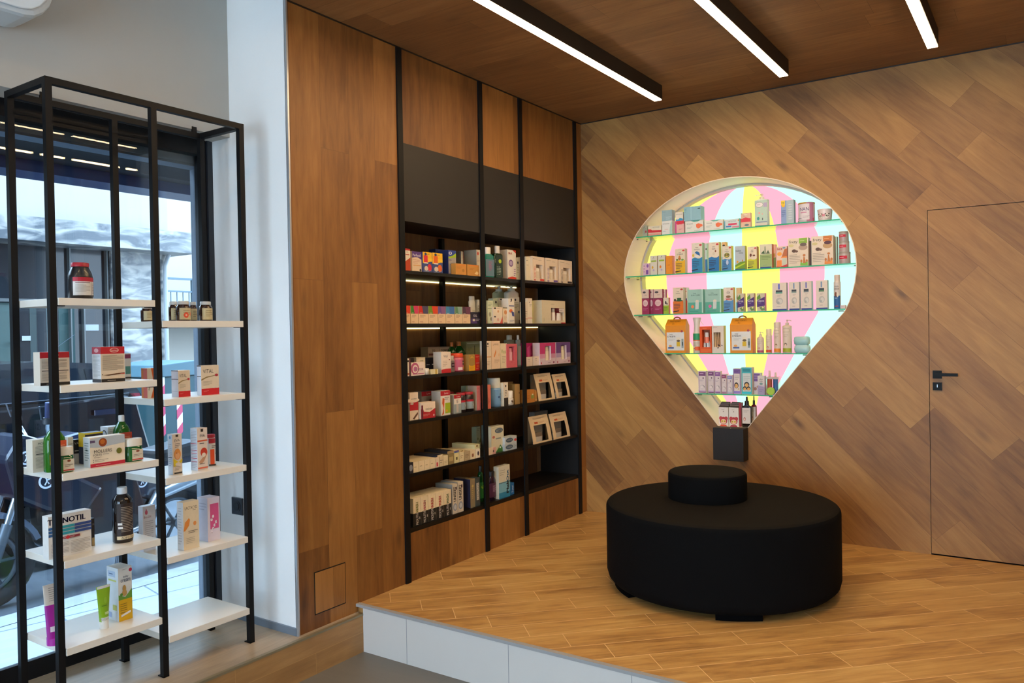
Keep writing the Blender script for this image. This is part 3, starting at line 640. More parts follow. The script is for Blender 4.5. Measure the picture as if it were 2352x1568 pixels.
# ================================================================== goods: builders
def paint(g, P, w, h, ops):
    """print a list of marks on a face; P maps (x, y, layer) in metres to a point"""
    k = 0
    for op in ops:
        k += 1; o = 0.00025*k; c = op[0]
        if P.seg > 1 and c in 'tep': o += 0.0006
        if c == 'r':
            _, x0, y0, x1, y1, col = op[:6]; m = C(col) if isinstance(col, str) else col; n = P.seg
            vs_ = [P((x0+(x1-x0)*i/n)*w, y*h, o) for y in (y0, y1) for i in range(n+1)]
            g.add(vs_, [(i, i+1, n+2+i, n+1+i) for i in range(n)], m)
        elif c == 'e':
            _, cx, cy, rx, ry, col = op[:6]
            g.add([P((cx+rx*cos(2*pi*i/20))*w, (cy+ry*sin(2*pi*i/20))*h, o) for i in range(20)], [tuple(range(20))], C(col))
        elif c == 'p':
            g.add([P(x*w, y*h, o) for x, y in op[1]], [tuple(range(len(op[1])))], C(op[2]))
        elif c == 'l':
            _, x0, x1, y0, y1, n, col = op
            for i in range(n):
                y = y0+(y1-y0)*(i+0.5)/n; xe = x0+(x1-x0)*(1 if (i*7) % 5 else 0.7); t_ = (y1-y0)/n*0.28
                q = P.seg; g.add([P((x0+(xe-x0)*j/q)*w, (y+sg*t_/2)*h, o) for sg in (-1, 1) for j in range(q+1)], [(j, j+1, q+2+j, q+1+j) for j in range(q)], C(col))
        elif c == 't':
            s, cx, cy, th, col = op[1:6]; mw = op[6] if len(op) > 6 else 0.9; rot = op[7] if len(op) > 7 else 0
            vs_, fs, tw, tht = glyphs(s)
            if not fs: continue
            sc = th*h/tht; sx = min(sc, mw*w/tw)
            if rot: sc = th*w/tht; sx = min(sc*1.25, mw*h/tw); pts = [(cx*w - y*sc, cy*h + x*sx) for x, y in vs_]
            else: pts = [(cx*w + x*sx, cy*h + y*sc) for x, y in vs_]
            g.add([P(x, y, o) for x, y in pts], fs, C(col))
class Flat:
    seg = 1
    def __init__(s, f): s.f = f
    def __call__(s, x, y, o): return s.f(x, y, o)
def front(w, y0=0.0, x0=None): x0 = -w/2 if x0 is None else x0; return Flat(lambda x, y, o: (x0+x, y0-o, y))
def left(w, d): return Flat(lambda x, y, o: (-w/2-o, d-x, y))
def right(w, d): return Flat(lambda x, y, o: (w/2+o, x, y))
class Round:
    seg = 8
    def __init__(s, w, rx, ry, cy, z0=0.0): s.w, s.rx, s.ry, s.cy, s.z0 = w, rx, ry, cy, z0
    def __call__(s, x, y, o):
        a = max(-1.5, min(1.5, (x-s.w/2)/s.rx)); return ((s.rx+o)*sin(a), s.cy-(s.ry+o)*cos(a), s.z0+y)

def carton(name, w, h, d, col, deco=(), L=(), R=(), side=None, top=None, flat=0):
    """printed cardboard carton; origin bottom front centre, front faces -y"""
    g = G(); m = C(col)
    b = min(0.0012, w*0.04)
    g.box(-w/2, w/2, 0, d, 0, h, m)
    if side: paint(g, left(w, d), d, h, [('r', 0, 0, 1, 1, side)]); paint(g, right(w, d), d, h, [('r', 0, 0, 1, 1, side)])
    if top: g.quad((-w/2, 0, h+.0002), (w/2, 0, h+.0002), (w/2, d, h+.0002), (-w/2, d, h+.0002), C(top))
    paint(g, front(w), w, h, deco)
    lo = 0.0003 if side else 0
    paint(g, Flat(lambda x, y, o: (-w/2-o-lo, d-x, y)), d, h, L); paint(g, Flat(lambda x, y, o: (w/2+o+lo, x, y)), d, h, R)
    return g.build(name), None

def vessel(name, w, h, body, cap='e9e6df', hc=0.8, hs=0.7, nw=0.4, cw=0.45, ry=None, n=2.0, band=None, lcol=None, deco=(), kind='bottle', base=None, taper=1.0, capn=2.0, clear=False):
    """bottle, jar or can: body, cap, printed label; origin bottom front centre"""
    t = bpy.data.objects.new(name, None); COL.objects.link(t)
    rx = w/2; ry = rx if ry is None else ry; cy = ry
    bm_ = body if not isinstance(body, str) else (liquid(body) if clear else C(body, 0.28, coat=0.3))
    g = G(); k = ry/rx
    secs = [(0, rx*0.92, ry*0.92), (h*0.02, rx, ry), (h*hs, rx*taper, ry*taper)]
    nr = min(rx*nw/0.5*0.5*2*0.5, rx); nr = rx*nw; nry = min(nr, ry*0.95)
    if nw < 0.98:
        hn = h*hc; z0 = h*hs; q = min(0.35*(hn-z0), hn-z0)
        secs += [(z0+(hn-z0)*0.35, rx*taper*0.5+rx*taper*0.42, ry*taper*0.92), (z0+(hn-z0)*0.7, (rx*taper+nr)/2*0.95, (ry*taper+nry)/2*0.95), (hn, nr, nry)]
    else: secs += [(h*hc, nr, nry)]
    g.loft(secs, bm_, n=n, seg=28, cy=cy)
    o = g.build('bottle_body' if kind != 'jar' else 'jar_body', t)
    cr = rx*cw; cry = min(cr, ry)
    if kind in ('bottle', 'jar', 'can'):
        G().loft([(h*hc-0.0005, cr, cry), (h*(hc+0.85*(1-hc)), cr, cry), (h, cr*0.93, cry*0.93)], C(cap, 0.4), seg=24, cy=cy, n=capn).build('cap' if kind == 'bottle' else 'lid', t)
    elif kind == 'pump':
        G().loft([(h*hc-0.0005, cr, cry), (h*(hc+0.45*(1-hc)), cr*0.95, cry*0.95)], C(cap, 0.4), seg=20, cy=cy).build('collar', t)
        zt = h; g = G(); g.loft([(h*(hc+0.4*(1-hc)), cr*0.3, cr*0.3), (zt-0.008, cr*0.3, cr*0.3)], C(cap, 0.4), seg=10, cy=cy)
        g.loft([(zt-0.009, cr*0.5, cr*0.5), (zt-0.001, cr*0.55, cr*0.5), (zt, cr*0.4, cr*0.4)], C(cap, 0.4), seg=12, cy=cy)
        sg = -1 if not isinstance(base, (int, float)) else base
        g.tube([(0, cy, zt-0.004), (sg*rx*0.6, cy-0.002, zt-0.004), (sg*rx*0.95, cy-0.003, zt-0.009)], 0.0028, C(cap, 0.4), 6); g.build('pump_head', t)
    elif kind == 'dropper':
        G().loft([(h*hc-0.0005, cr, cry), (h*(hc+0.5*(1-hc)), cr*0.9, cry*0.9)], C(cap, 0.4), seg=16, cy=cy).build('collar', t)
        G().loft([(h*(hc+0.5*(1-hc)), cr*0.5, cry*0.5), (h, cr*0.42, cry*0.42)], C(cap, 0.4), seg=16, cy=cy).build('pump_head', t)
    if band:
        z0, z1 = band[0]*h, band[1]*h; g = G(); lm = C(lcol or 'efe9dd')
        lo = 0.0004
        if n > 2.5:
            wd = w*0.84; P = Flat(lambda x, y, o: (-wd/2+x, -lo-o, z0+y)); hh = z1-z0
            P.seg = 1; paint(g, P, wd, hh, [('r', 0, 0, 1, 1, lcol or 'efe9dd')]+list(deco))
        else:
            tp = 1+(taper-1)*((z0+z1)/2/(h*hs))
            wd = 2.2*rx; P = Round(wd, rx*max(1, tp)+lo, ry*max(1, tp)+lo, cy, z0); P.seg = 10
            paint(g, P, wd, z1-z0, [('r', 0, 0, 1, 1, lcol or 'efe9dd')]+list(deco))
        g.build('label', t)
    return t, None

def squeeze(name, w, h, body, cap='e9e6df', hcap=0.14, capw=0.7, d=0.03, deco=(), body2=None, split=0.5):
    """tube standing on its cap: round at the foot, pressed flat at the top"""
    t = bpy.data.objects.new(name, None); COL.objects.link(t)
    r = w/2*capw; z0 = h*hcap
    G().loft([(0, r*0.98, r*0.98), (z0, r, r)], C(cap, 0.35), seg=24, cy=d/2+0.004).build('cap', t)
    g = G(); dd = d/2
    S = lambda q: (z0+(h-z0)*q, r*0.98+(w/2-r*0.98)*q, dd*(1-q)**0.8+0.0012)
    if body2:
        g.loft([S(0), S(split/2), S(split)], C(body, 0.3, coat=0.3), seg=24, cy=d/2+0.004)
        g.loft([S(split), S((1+split)/2), S(0.97), (h, w/2, 0.0012)], C(body2, 0.35), seg=24, cy=d/2+0.004)
    else: g.loft([S(0), S(0.3), S(0.6), S(0.97), (h, w/2, 0.0012)], C(body, 0.3, coat=0.3), seg=24, cy=d/2+0.004)
    def P(x, y, o):
        q = y/(h-z0); z, rx, ry = S(min(q, 0.99)); u = max(-0.98, min(0.98, (x-w/2)/rx*0.9)); return (u*rx, d/2+0.004-(ry+0.0004+o)*math.sqrt(1-u*u), z0+y)
    F = Flat(P); F.seg = 8; paint(g, F, w, h-z0, deco)
    g.build('tube_body', t)
    return t, None

def window_carton(name, w, h, d, col, win, inner, deco=(), L=(), R=(), inside='6b3a3a', side=None):
    """carton with a cut-out showing what is inside; win = x0,y0,x1,y1 fractions, inner = jar/bottle list"""
    t = bpy.data.objects.new(name, None); COL.objects.link(t)
    x0, y0, x1, y1 = win; X0, X1, Z0, Z1 = -w/2+x0*w, -w/2+x1*w, y0*h, y1*h
    m = C(col); mi = C(inside); g = G(); dd = min(d*0.8, 0.035)
    g.box(-w/2, X0, 0, d, 0, h, m).box(X1, w/2, 0, d, 0, h, m).box(X0, X1, 0, d, 0, Z0, m).box(X0, X1, 0, d, Z1, h, m).box(X0, X1, dd, d, Z0, Z1, mi)
    paint(g, front(w), w, h, deco)
    if side: paint(g, left(w, d), d, h, [('r', 0, 0, 1, 1, side)]); paint(g, right(w, d), d, h, [('r', 0, 0, 1, 1, side)])
    paint(g, left(w, d), d, h, L); paint(g, right(w, d), d, h, R); g.build('carton_body', t)
    for fx, fw, fh, c, cc in inner:
        rr = min(fw*(X1-X0)/2, dd*0.45); hh = fh*(Z1-Z0)
        g = G(); cx = X0+fx*(X1-X0)
        g.loft([(Z0, fw*(X1-X0)/2, rr), (Z0+hh*0.68, fw*(X1-X0)/2, rr)], C(c, 0.3), seg=18, cx=cx, cy=dd*0.5)
        g.loft([(Z0+hh*0.68, fw*(X1-X0)/2*0.8, rr*0.8), (Z0+hh, fw*(X1-X0)/2*0.75, rr*0.75)], C(cc, 0.3), seg=18, cx=cx, cy=dd*0.5); g.build('boxed_container', t)
    return t, None

def gable(name, w, h, d, col, deco=()):
    """orange gable box with a carrying handle"""
    t = bpy.data.objects.new(name, None); COL.objects.link(t)
    he = h*0.74; hr = h*0.915; m = C(col); g = G()
    g.add([(-w/2, 0, 0), (w/2, 0, 0), (w/2, 0, he), (-w/2, 0, he), (-w/2, d, 0), (w/2, d, 0), (w/2, d, he), (-w/2, d, he), (-w*0.46, d*0.45, hr), (w*0.46, d*0.45, hr), (-w*0.46, d*0.55, hr), (w*0.46, d*0.55, hr)],
          [(0, 1, 2, 3), (5, 4, 7, 6), (1, 5, 6, 2), (4, 0, 3, 7), (3, 2, 9, 8), (6, 7, 10, 11), (8, 9, 11, 10), (2, 6, 11, 9), (7, 3, 8, 10), (0, 4, 5, 1)], m)
    def P(x, y, o):
        if y <= he: return (-w/2+x, -o-0.0003, y)
        q = (y-he)/(hr-he); return ((-w/2+x)*(1-0.08*q), d*0.45*q-o-0.0006, y)
    paint(g, Flat(P), w, h, deco); g.build('box_body', t)
    g = G(); R = w*0.20; pts = [(R*cos(radians(a)), d*0.5, hr-0.004+(h-hr)*sin(radians(a))*1.0) for a in range(0, 181, 15)]
    vs_ = []
    for q in pts:
        vs_ += [(q[0], q[1]-0.001, q[2]), (q[0]*0.66, q[1]-0.001, hr-0.004+(q[2]-hr+0.004)*0.58), (q[0]*0.66, q[1]+0.001, hr-0.004+(q[2]-hr+0.004)*0.58), (q[0], q[1]+0.001, q[2])]
    fs = []
    for i in range(len(pts)-1):
        for k in range(4): fs.append((i*4+k, i*4+(k+1) % 4, i*4+4+(k+1) % 4, i*4+4+k))
    g.add(vs_, fs, C('a8591e')); g.build('handle', t)
    return t, None

def leaning(name, w, h, d, card='e8cfa6', inside='a79c88', shell=None, accent='c9582e', jar='c8c4bc'):
    """gift pack: sloping card front with an arched opening over a clear shell and a jar"""
    t = bpy.data.objects.new(name, None); COL.objects.link(t)
    lean = d*0.55; m = C(card); g = G()
    fy = lambda z: lean*(z/h)**1.3
    def pane(x0, x1, z0, z1, mm, off=0.0):
        n = 8; vs_ = []
        for i in range(n+1):
            z = z0+(z1-z0)*i/n; vs_ += [(x0, fy(z)-off, z), (x1, fy(z)-off, z), (x1, fy(z)-off+0.0015, z), (x0, fy(z)-off+0.0015, z)]
        fs = [(i*4+k, i*4+(k+1) % 4, i*4+4+(k+1) % 4, i*4+4+k) for i in range(n) for k in range(4)]
        g.add(vs_, fs, mm)
    pane(-w/2, -w*0.33, 0, h, m); pane(w*0.33, w/2, 0, h, m); pane(-w*0.33, w*0.33, h*0.66, h, m); pane(-w*0.33, w*0.33, 0, h*0.06, m)
    P = Flat(lambda x, y, o: (-w/2+x, fy(y)-0.0004-o, y))
    paint(g, P, w, h, [('l', 0.2, 0.8, 0.87, 0.93, 2, '6b4a2c'), ('r', 0.24, 0.71, 0.42, 0.78, accent), ('l', 0.44, 0.76, 0.71, 0.78, 3, 'b98a60')])
    g.build('card_front', t)
    g = G(); mm = shell or glassmat('clear_blister', (0.9, 0.88, 0.82, 1), 0.05, 1.4)
    g.add([(-w*0.49, 0.004, 0.001), (w*0.49, 0.004, 0.001), (w*0.49, d, 0.001), (-w*0.49, d, 0.001), (-w*0.46, lean+0.004, h*0.98), (w*0.46, lean+0.004, h*0.98), (w*0.46, d, h*0.98), (-w*0.46, d, h*0.98)],
          [(0, 3, 2, 1), (4, 5, 6, 7), (1, 2, 6, 5), (3, 0, 4, 7)], mm); g.build('clear_shell', t)
    G().box(-w*0.46, w*0.46, d-0.002, d, 0.001, h*0.96, C(inside, 0.5)).build('backing_card', t)
    r = min(w*0.27, (d-0.01)*0.30)
    g = G(); g.loft([(0.003, w*0.24, r), (h*0.22, w*0.24, r)], C(jar, 0.25, coat=0.4), seg=24, cy=d*0.60); g.loft([(h*0.22, w*0.25, r*1.02), (h*0.36, w*0.25, r*1.02)], C('8f857a', 0.25, metal=0.4), seg=24, cy=d*0.60); g.build('cream_jar', t)
    return t, None

def softpack(name, w, h, d, col, deco=()):
    g = G(); S = [(0, .80, .80), (0.12, .95, .95), (0.5, 1, 1), (0.88, .95, .95), (1, .78, .78)]
    g.loft([(z*h, a*w/2, b*d/2) for z, a, b in S], col if not isinstance(col, str) else C(col, 0.3, coat=0.2, bump=0.4, scale=40), n=4, seg=32, cy=d/2)
    g.box(-w*0.56, -w*0.47, d*0.3, d*0.7, h*0.47, h*0.53, C('dfe9ea', 0.4)); paint(g, front(w, 0.0), w, h, deco)
    return g.build(name), None

def sprayer(name, w, h, body, deco=()):
    t = bpy.data.objects.new(name, None); COL.objects.link(t); r = w/2; wc = C('ded6cc', 0.4)
    g = G(); g.loft([(0, r*0.95, r*0.95), (0.004, r, r), (h*0.52, r, r), (h*0.58, r*0.9, r*0.9)], C(body, 0.35), cy=r); P = Round(w*1.1, r+0.0004, r+0.0004, r, 0); P.seg = 10; paint(g, P, w*1.1, h, deco); g.build('bottle_body', t)
    g = G(); g.loft([(h*0.57, r*0.85, r*0.85), (h*0.75, r*0.72, r*0.72), (h*0.86, r*0.8, r*0.8), (h*0.97, r*1.05, r*0.9), (h, r*0.95, r*0.8)], wc, cy=r); g.tube([(r*0.9, r, h*0.9), (r*1.25, r, h*0.86), (r*1.6, r, h*0.79)], 0.0022, wc, 6); g.build('trigger_head', t)
    return t, None

def tin(name, w, h, body, lid, deco=(), lh=0.06, taper=1.0, lcol=None):
    t = bpy.data.objects.new(name, None); COL.objects.link(t); r = w/2
    g = G(); g.loft([(0, r*taper*0.97, r*taper*0.97), (0.002, r*taper, r*taper), (h*(1-lh), r*0.98, r*0.98)], C(body, 0.35, coat=0.3), seg=32, cy=r)
    P = Round(w*1.15, r+0.0003, r+0.0003, r, 0); P.seg = 12
    if taper != 1.0:
        def Pt(x, y, o): q = y/h; rr = r*(taper+(0.98-taper)*q)+0.0006+o; a = (x-w*0.575)/r; return (rr*sin(a), r-rr*cos(a), y)
        P = Flat(Pt); P.seg = 12
    paint(g, P, w*1.15, h, deco); g.build('tin_body', t)
    G().loft([(h*(1-lh)-0.0005, r, r), (h-0.001, r, r), (h, r*0.97, r*0.97)], C(lid, 0.4), seg=32, cy=r).build('lid', t)
    return t, None

SURF = {}
def place(wall, xl, xr, yt, zb, s):
    """width, height and spot of a thing whose front lies s metres behind the shelf edge of a wall"""
    if wall == 'B': f = lambda x: on('y', s, x, yt); i = 0
    elif wall == 'A': f = lambda x: on('x', -s-0.004, x, yt); i = 1
    else: f = lambda x: on('x', RX1-s, x, yt); i = 1
    a, b = f(xl), f(xr); h = (a.z+b.z)/2-zb
    if wall == 'B': return (a.x+b.x)/2, s, b.x-a.x, h, 0.0
    return (-s-0.004 if wall == 'A' else RX1-s), (a.y+b.y)/2, b.y-a.y, h, pi/2
RESTH = {}
def put(wall, zb, xl, xr, yt, s, fn, name, label, cat, grp=None, **kw):
    x, y, w, h, rz = place(wall, xl, xr, yt, zb+0.0002, s)
    if fn in (carton, window_carton, gable, leaning, softpack) and 'd' not in kw: kw['d'] = max(0.025, min(0.06, w*0.6))
    r = fn(name, w, h, **kw); o = r[0]
    o.location = (x, y, zb+0.0002); o.rotation_euler = (0, 0, rz)
    tag(o, label, cat, grp)
    return zb+0.0002+h
# ================================================================== goods in the wall shelving
W_, K_, GR = 'e9e2d6', '2a2624', '9a938a'
def bx(z, xl, xr, yt, s, label, col, deco=(), d=None, grp=None, wall='A', **kw):
    if d: kw['d'] = d
    return put(wall, z, xl, xr, yt, s, carton, 'product_box', label, 'box', grp, col=col, deco=list(deco), **kw)
def vs_item(z, xl, xr, yt, s, name, label, cat, wall='A', grp=None, **kw):
    return put(wall, z, xl, xr, yt, s, vessel, name, label, cat, grp, **kw)
R = 'r'; T_ = 't'; Ln = 'l'; E_ = 'e'; Pg = 'p'
z = SH[0]
bx(z, 929.8, 942, 571, .03, 'white and orange slim box, first on the left of the top cabinet shelf', W_, [(R,0,.92,1,1,'b3242c'),(Ln,0.25,0.75,0.815,0.885,1,K_),(Pg,[(0,0),(1,0),(1,.62),(.5,.52),(0,.42)],'c2451c'),(Ln,.1,.7,.6,.75,2,'b33')  if 0 else (R,.1,.72,.8,.75,'c23b2a')], d=.05)
bx(z, 946, 967.6, 577.5, .04, 'cream vitamin box with a purple top, beside the white and orange slim box', 'e8cfae', [(R,0,.72,1,1,'5a3d86'),(Pg,[(0,.68),(.5,.74),(1,.62),(1,.8),(0,.8)],'5a3d86'),(T_,'Perfectil',.5,.82,.13,'f0eaf4'),(Ln,.1,.8,.40,.62,3,'c98d78'),(R,.1,.30,.9,.34,'e0a25c'),(E_,.86,.1,.1,.06,K_)])
for k,(a,b,f) in enumerate(((970.7,992,'d8283c'),(993,1016,'e2641e'))):
    bx(z, a, b, 579+k*2, .03, ('yellow and blue children\'s vitamin box with a red pack printed on it','yellow and blue children\'s vitamin box with an orange pack printed on it')[k], '3f4f86', [(R,0,.55,1,1,'f0b81e'),(Pg,[(0,.45),(.5,.5),(1,.58),(1,.7),(0,.7)],'f6c62c'),(R,.1,.5,.52,.84,f),(Ln,0.37,0.87,0.865,0.935,1,'3a3a5c'),(E_,.3,.9,.12,.07,'2f3f6c'),(R,.12,.44,.55,.49,'e9e4dd'),(E_,.7,.25,.22,.18,f),(E_,.34,.2,.2,.12,'d9c8b8'),(Ln,.1,.9,.03,.14,2,'a9b4cc')], d=.06, grp='children\'s vitamin boxes on the top cabinet shelf')
bx(z, 1000, 1030, 573, .15, 'wide dark blue box behind the children\'s vitamin boxes', '1f2f66', [(R,.2,.8,.9,.95,'35509a')], d=.05)
bx(z, 1029.6, 1047, 575, .045, 'blue, green and grey tall box with a white crossed ring on the top cabinet shelf', '9a958e', [(R,0,.75,1,1,'2e4494'),(Pg,[(0,.72),(.5,.78),(1,.9),(1,.72),(0,.66)],'9fbf24'),(E_,.25,.88,.2,.06,'e6eaf2'),(E_,.25,.88,.12,.035,'2e4494'),(Ln,0.05,0.55,0.57,0.63,1,'5a4a8c'),(Ln,0.2,0.7,0.375,0.465,1,'5a4a8c'),(R,0,0,1,.05,'3b2f86')], d=.08, side='2c3a74')
bx(z, 1056, 1063, 577, .13, 'pale slim box with dark edge lettering behind the kraft boxes', 'd9d0bc', [(R,0,0,.35,1,'3f4a58')], d=.07, side='6f6c64')
bx(z, 1064, 1082, 580, .15, 'white box with thin dark lettering behind the kraft boxes', W_, [(R,0,.0,.06,1,'c23a2c'),(T_,'LIVOL',.45,.72,.08,K_),(T_,'EXTRA',.55,.58,.10,K_),(Ln,.3,.75,.35,.48,2,'9a9288')], d=.05)
bx(z, 1046.5, 1071, 605.6, .005, 'orange kraft box, left of the two low kraft boxes', 'c98a3c', [(Ln,.1,.6,.55,.75,2,'a5621e'),(R,.1,.85,.9,.9,'d8742a'),(E_,.7,.4,.12,.14,'a8742c')], d=.035, grp='kraft boxes on the top cabinet shelf')
bx(z, 1073, 1100, 608, .005, 'orange kraft box, right of the two low kraft boxes', 'c4893e', [(R,.1,.88,.9,.96,'dd7a2e'),(Ln,.2,.6,.5,.7,2,'a5621e'),(Pg,[(.6,.2),(.8,.45),(.95,.3),(.85,.1)],'e8c890')], d=.035)
bx(z, 1094, 1103, 573.5, .045, 'tall cream slim box with a red flame mark, right end of the first bay', 'ead9bf', [(E_,.4,.86,.22,.06,'d84b34'),(Ln,.1,.9,.55,.62,2,'c99a84')], d=.10, side='8d8778')
vs_item(z, 1113, 1136, 567.6, .02, 'mouthwash_bottle', 'teal mouthwash bottle with a white cap on the top shelf', 'bottle', body='0f8f80', clear=True, cap='efe8e0', hc=.78, hs=.72, nw=.42, cw=.42, ry=.016, n=4, band=(.05,.6), lcol='5f7f92', deco=[(Ln,0.35,0.75,0.32,0.88,8,'c23f7a')])
vs_item(z, 1137, 1155, 564.5, .02, 'mouthwash_bottle', 'dark green bottle with a pale flip cap beside the teal bottle', 'bottle', body='0e3a24', clear=True, cap='cfc8c0', hc=.77, hs=.74, nw=.5, cw=.45, ry=.016, n=4, band=(.03,.72), lcol='16322a', deco=[(E_,.6,.72,.22,.09,'b6d436'),(Ln,0.375,0.725,0.1,0.5,6,'cfe0d4'),(Ln,.1,.4,.1,.5,6,'9fb8a8')])
bx(z, 1165, 1184.5, 574, .03, 'white box with red corners and a purple oval, second bay of the top shelf', W_, [(T_,'NUK',.35,.88,.07,'d23a2a'),(Pg,[(.6,1),(1,.9),(1,1)],'d8362a'),(E_,.4,.55,.26,.12,'7a5a8c'),(E_,.4,.55,.18,.08,'b9a6c4'),(Ln,0.72,0.92,0.114,0.386,4,'8a4a86'),(Pg,[(0,0),(1,0),(1,.08),(.5,.1),(0,.05)],'d8402a')], d=.10, side='cfc4b4')
bx(z, 1186, 1192.5, 592, .03, 'small cream box with a black drop, right end of the second bay', 'e8dcb6', [(E_,.5,.78,.24,.06,K_),(Ln,.2,.8,.3,.6,3,'b8a888')], d=.04)
bx(z, 1207.8, 1219.3, 589.5, .03, 'plain cream slim box left of the three cut-out window boxes', 'e6dcc0', [(Ln,0.05,0.55,0.815,0.865,1,K_),(Ln,.1,.6,.62,.68,2,'b0a48a')], d=.08)
for k,(a,b,y,c) in enumerate(((1222.7,1249.5,589.5,'d8402e'),(1253.6,1280.5,593.5,'6d55a0'),(1284.6,1313.5,598,'3a3036'))):
    put('A', z, a, b, y, .012, window_carton, 'feeding_set_box', 'cream box with a cut-out window and %s trim on the top cabinet shelf' % ('red','violet','black')[k], 'box', 'cut-out window boxes on the top cabinet shelf', col='ead8c0', win=(.3,.12,.85,.68), inner=[(.5,.6,.75,'d8c8ae','ece2d0')], inside='b79f80', d=.07,
        deco=[(Ln,0.05,0.55,0.88,0.92,1,'8a7a6a'),(Ln,0.5,0.9,0.845,0.875,1,'8a7a6a'),(Ln,.12,.26,.1,.6,9,c),(R,.1,.03,.26,.07,c),(R,.62,.02,.97,.10,c)])
z = SH[1]
half = [(931.9,941.7,'d8401e','d8401e'),(943.5,960,'3f8a2e','d23a62'),(961.3,983,'c8281e','4a4560'),(984,1005,'6f8f1e','d8401e'),(1006,1023,'6a4a8c','8a5a86'),(1024,1043.5,'3f86b0','3a6aa8'),(1045,1061,'5f8a62','8aa89a'),(1062,1080.5,'4a2f40','6a3a52')]
nm = ('all red-orange','green and pink','red-orange and slate','olive and red','purple','blue','grey-green','dark maroon')
for k,(a,b,c1,c2) in enumerate(half):
    bx(z, a, b, 701.5+k*.45, .012, 'half-cream food supplement box with %s picture band, second cabinet shelf' % nm[k], 'e8c79c', [(R,0,.56,1,1,c1),(Pg,[(.5,.56),(1,.56),(1,1),(.35,1)],c2),(Ln,0.1,0.5,0.575,0.625,1,'f0e4d4'),(Ln,.12,.7,.34,.5,3,'8a5f4a'),(R,.1,.08,.45,.11,'b0705a')], d=.05, grp='half-cream supplement boxes in a row')
bx(z, 1081.4, 1103, 716.5, .008, 'small dark navy and purple box, last in the row of supplement boxes', '1f1b2e', [(Pg,[(0,0),(.7,0),(.4,.5),(0,.4)],'4a2f6e'),(T_,'XXL',.45,.68,.2,'e4dfe8'),(E_,.3,.3,.14,.1,'c9c2b0'),(Ln,.5,.95,.2,.45,2,'b8b2c0')], d=.05, grp=None)
vs_item(z, 1080.5, 1094, 680, .09, 'lotion_bottle', 'upturned white lotion bottle behind the small navy box', 'bottle', body='e6dfcc', cap='dcd5c2', hc=.86, hs=.8, nw=.75, cw=.8, ry=.014, band=(.2,.6), lcol='e6dfcc', deco=[(Ln,.3,.7,.2,.8,4,'9a9484')])
bx(z, 1096.5, 1101, 688, .10, 'very slim white box behind the small navy box', 'e2dccb', [(Ln,.2,.8,.2,.8,5,'aaa494')], d=.03)
squeezelab='slim white and red tube at the left of the second bay, second shelf'
put('A', z, 1113.5, 1119, 679, .02, squeeze, 'cream_tube', squeezelab, 'tube', None, body='e8dccb', cap='d83a3a', d=.012, deco=[(R,.1,.1,.9,.35,'c8434a'),(Ln,.2,.8,.5,.8,3,'8a7f78')])
for k,(a,b,yt,s) in enumerate(((1140,1164,656.8,.20),(1167,1194,655.6,.12))):
    vs_item(z, a, b, yt, s, 'pump_bottle', ('large cream pump bottle behind the small pharmacy cartons, left one','large white pump bottle behind the small pharmacy cartons, right one')[k], 'bottle', grp='large pump bottles on the second cabinet shelf', body=('dfdba8','ddd8c6')[k], cap='dcd8c4', kind='pump', hc=.86, hs=.8, nw=.45, cw=.42, ry=.024, n=3.5, band=(.1,.7), lcol=('dfdba8','e4dfd0')[k], deco=[(E_,.6,.88,.09,.05,K_),(Ln,.4,.9,.5,.8,4,'9aa08c'),(E_,.95,.35,.1,.06,'3a4a6a')])
bx(z, 1119.8, 1132, 690, .025, 'mint-grey slim carton with a swirl, second bay', 'd4dcbc', [(Ln,.1,.8,.75,.92,3,'7a9a7c'),(R,.0,.64,1,.67,'8a9a7a'),(E_,.4,.4,.2,.1,'9a9a86'),(E_,.6,.2,.2,.08,'8a8a78')], d=.04)
bx(z, 1132.5, 1143, 685, .11, 'tall pale green carton half hidden behind small cartons', 'c9d4b4', [(E_,.6,.85,.2,.05,K_),(Ln,.2,.8,.4,.7,3,'8a9a7a')], d=.04)
bx(z, 1145, 1156, 684.5, .11, 'tall white carton with a dark tick behind small cartons', 'dedac6', [(E_,.5,.95,.2,.03,K_),(Ln,.1,.9,.72,.88,4,'9a988a')], d=.04)
bx(z, 1156.5, 1166, 689, .09, 'white carton with a small black mark, right behind the pink stacked pair', 'e6dfce', [(E_,.5,.92,.16,.04,K_),(T_,'eva',.5,.75,.08,'6a645c')], d=.03)
zt = bx(z, 1133, 1154, 724.6, .012, 'low pink-cornered carton, lower of the stacked pair in the second bay', 'ecdcc8', [(Pg,[(.7,0),(1,0),(1,.9)],'e0604e'),(E_,.18,.86,.1,.1,K_),(E_,.5,.5,.12,.2,'e2b4a0'),(R,0,0,1,.07,'d83a34')], d=.05)
bx(zt, 1132.6, 1154, 705, .013, 'low cream carton, upper of the stacked pair in the second bay', 'ecdcc4', [(E_,.2,.85,.12,.1,K_),(Ln,.4,.8,.8,.9,1,'6a645c'),(E_,.52,.5,.09,.16,'d8a87c')], d=.05)
bx(z, 1155, 1165.5, 706, .025, 'small carton with a dark green top edge beside the stacked pair', 'ead8bc', [(R,0,.95,1,1,'3a4a2c'),(E_,.55,.7,.3,.14,'d8935c'),(R,.15,.02,.9,.06,K_),(Ln,.2,.8,.25,.5,3,'c0a084')], d=.04)
bx(z, 1167.4, 1181, 685, .015, 'tall white carton with an orange and blue swimmer picture', 'ebe3d4', [(E_,.5,.94,.12,.05,K_),(Ln,.3,.7,.84,.9,1,K_),(R,.08,.68,.95,.72,'4a5a8c'),(E_,.4,.5,.28,.07,'e0702a'),(Pg,[(.45,.5),(.9,.45),(.95,.28),(.6,.3)],'3a4a8a'),(Ln,.2,.9,.06,.14,2,'6a70a0')], d=.05)
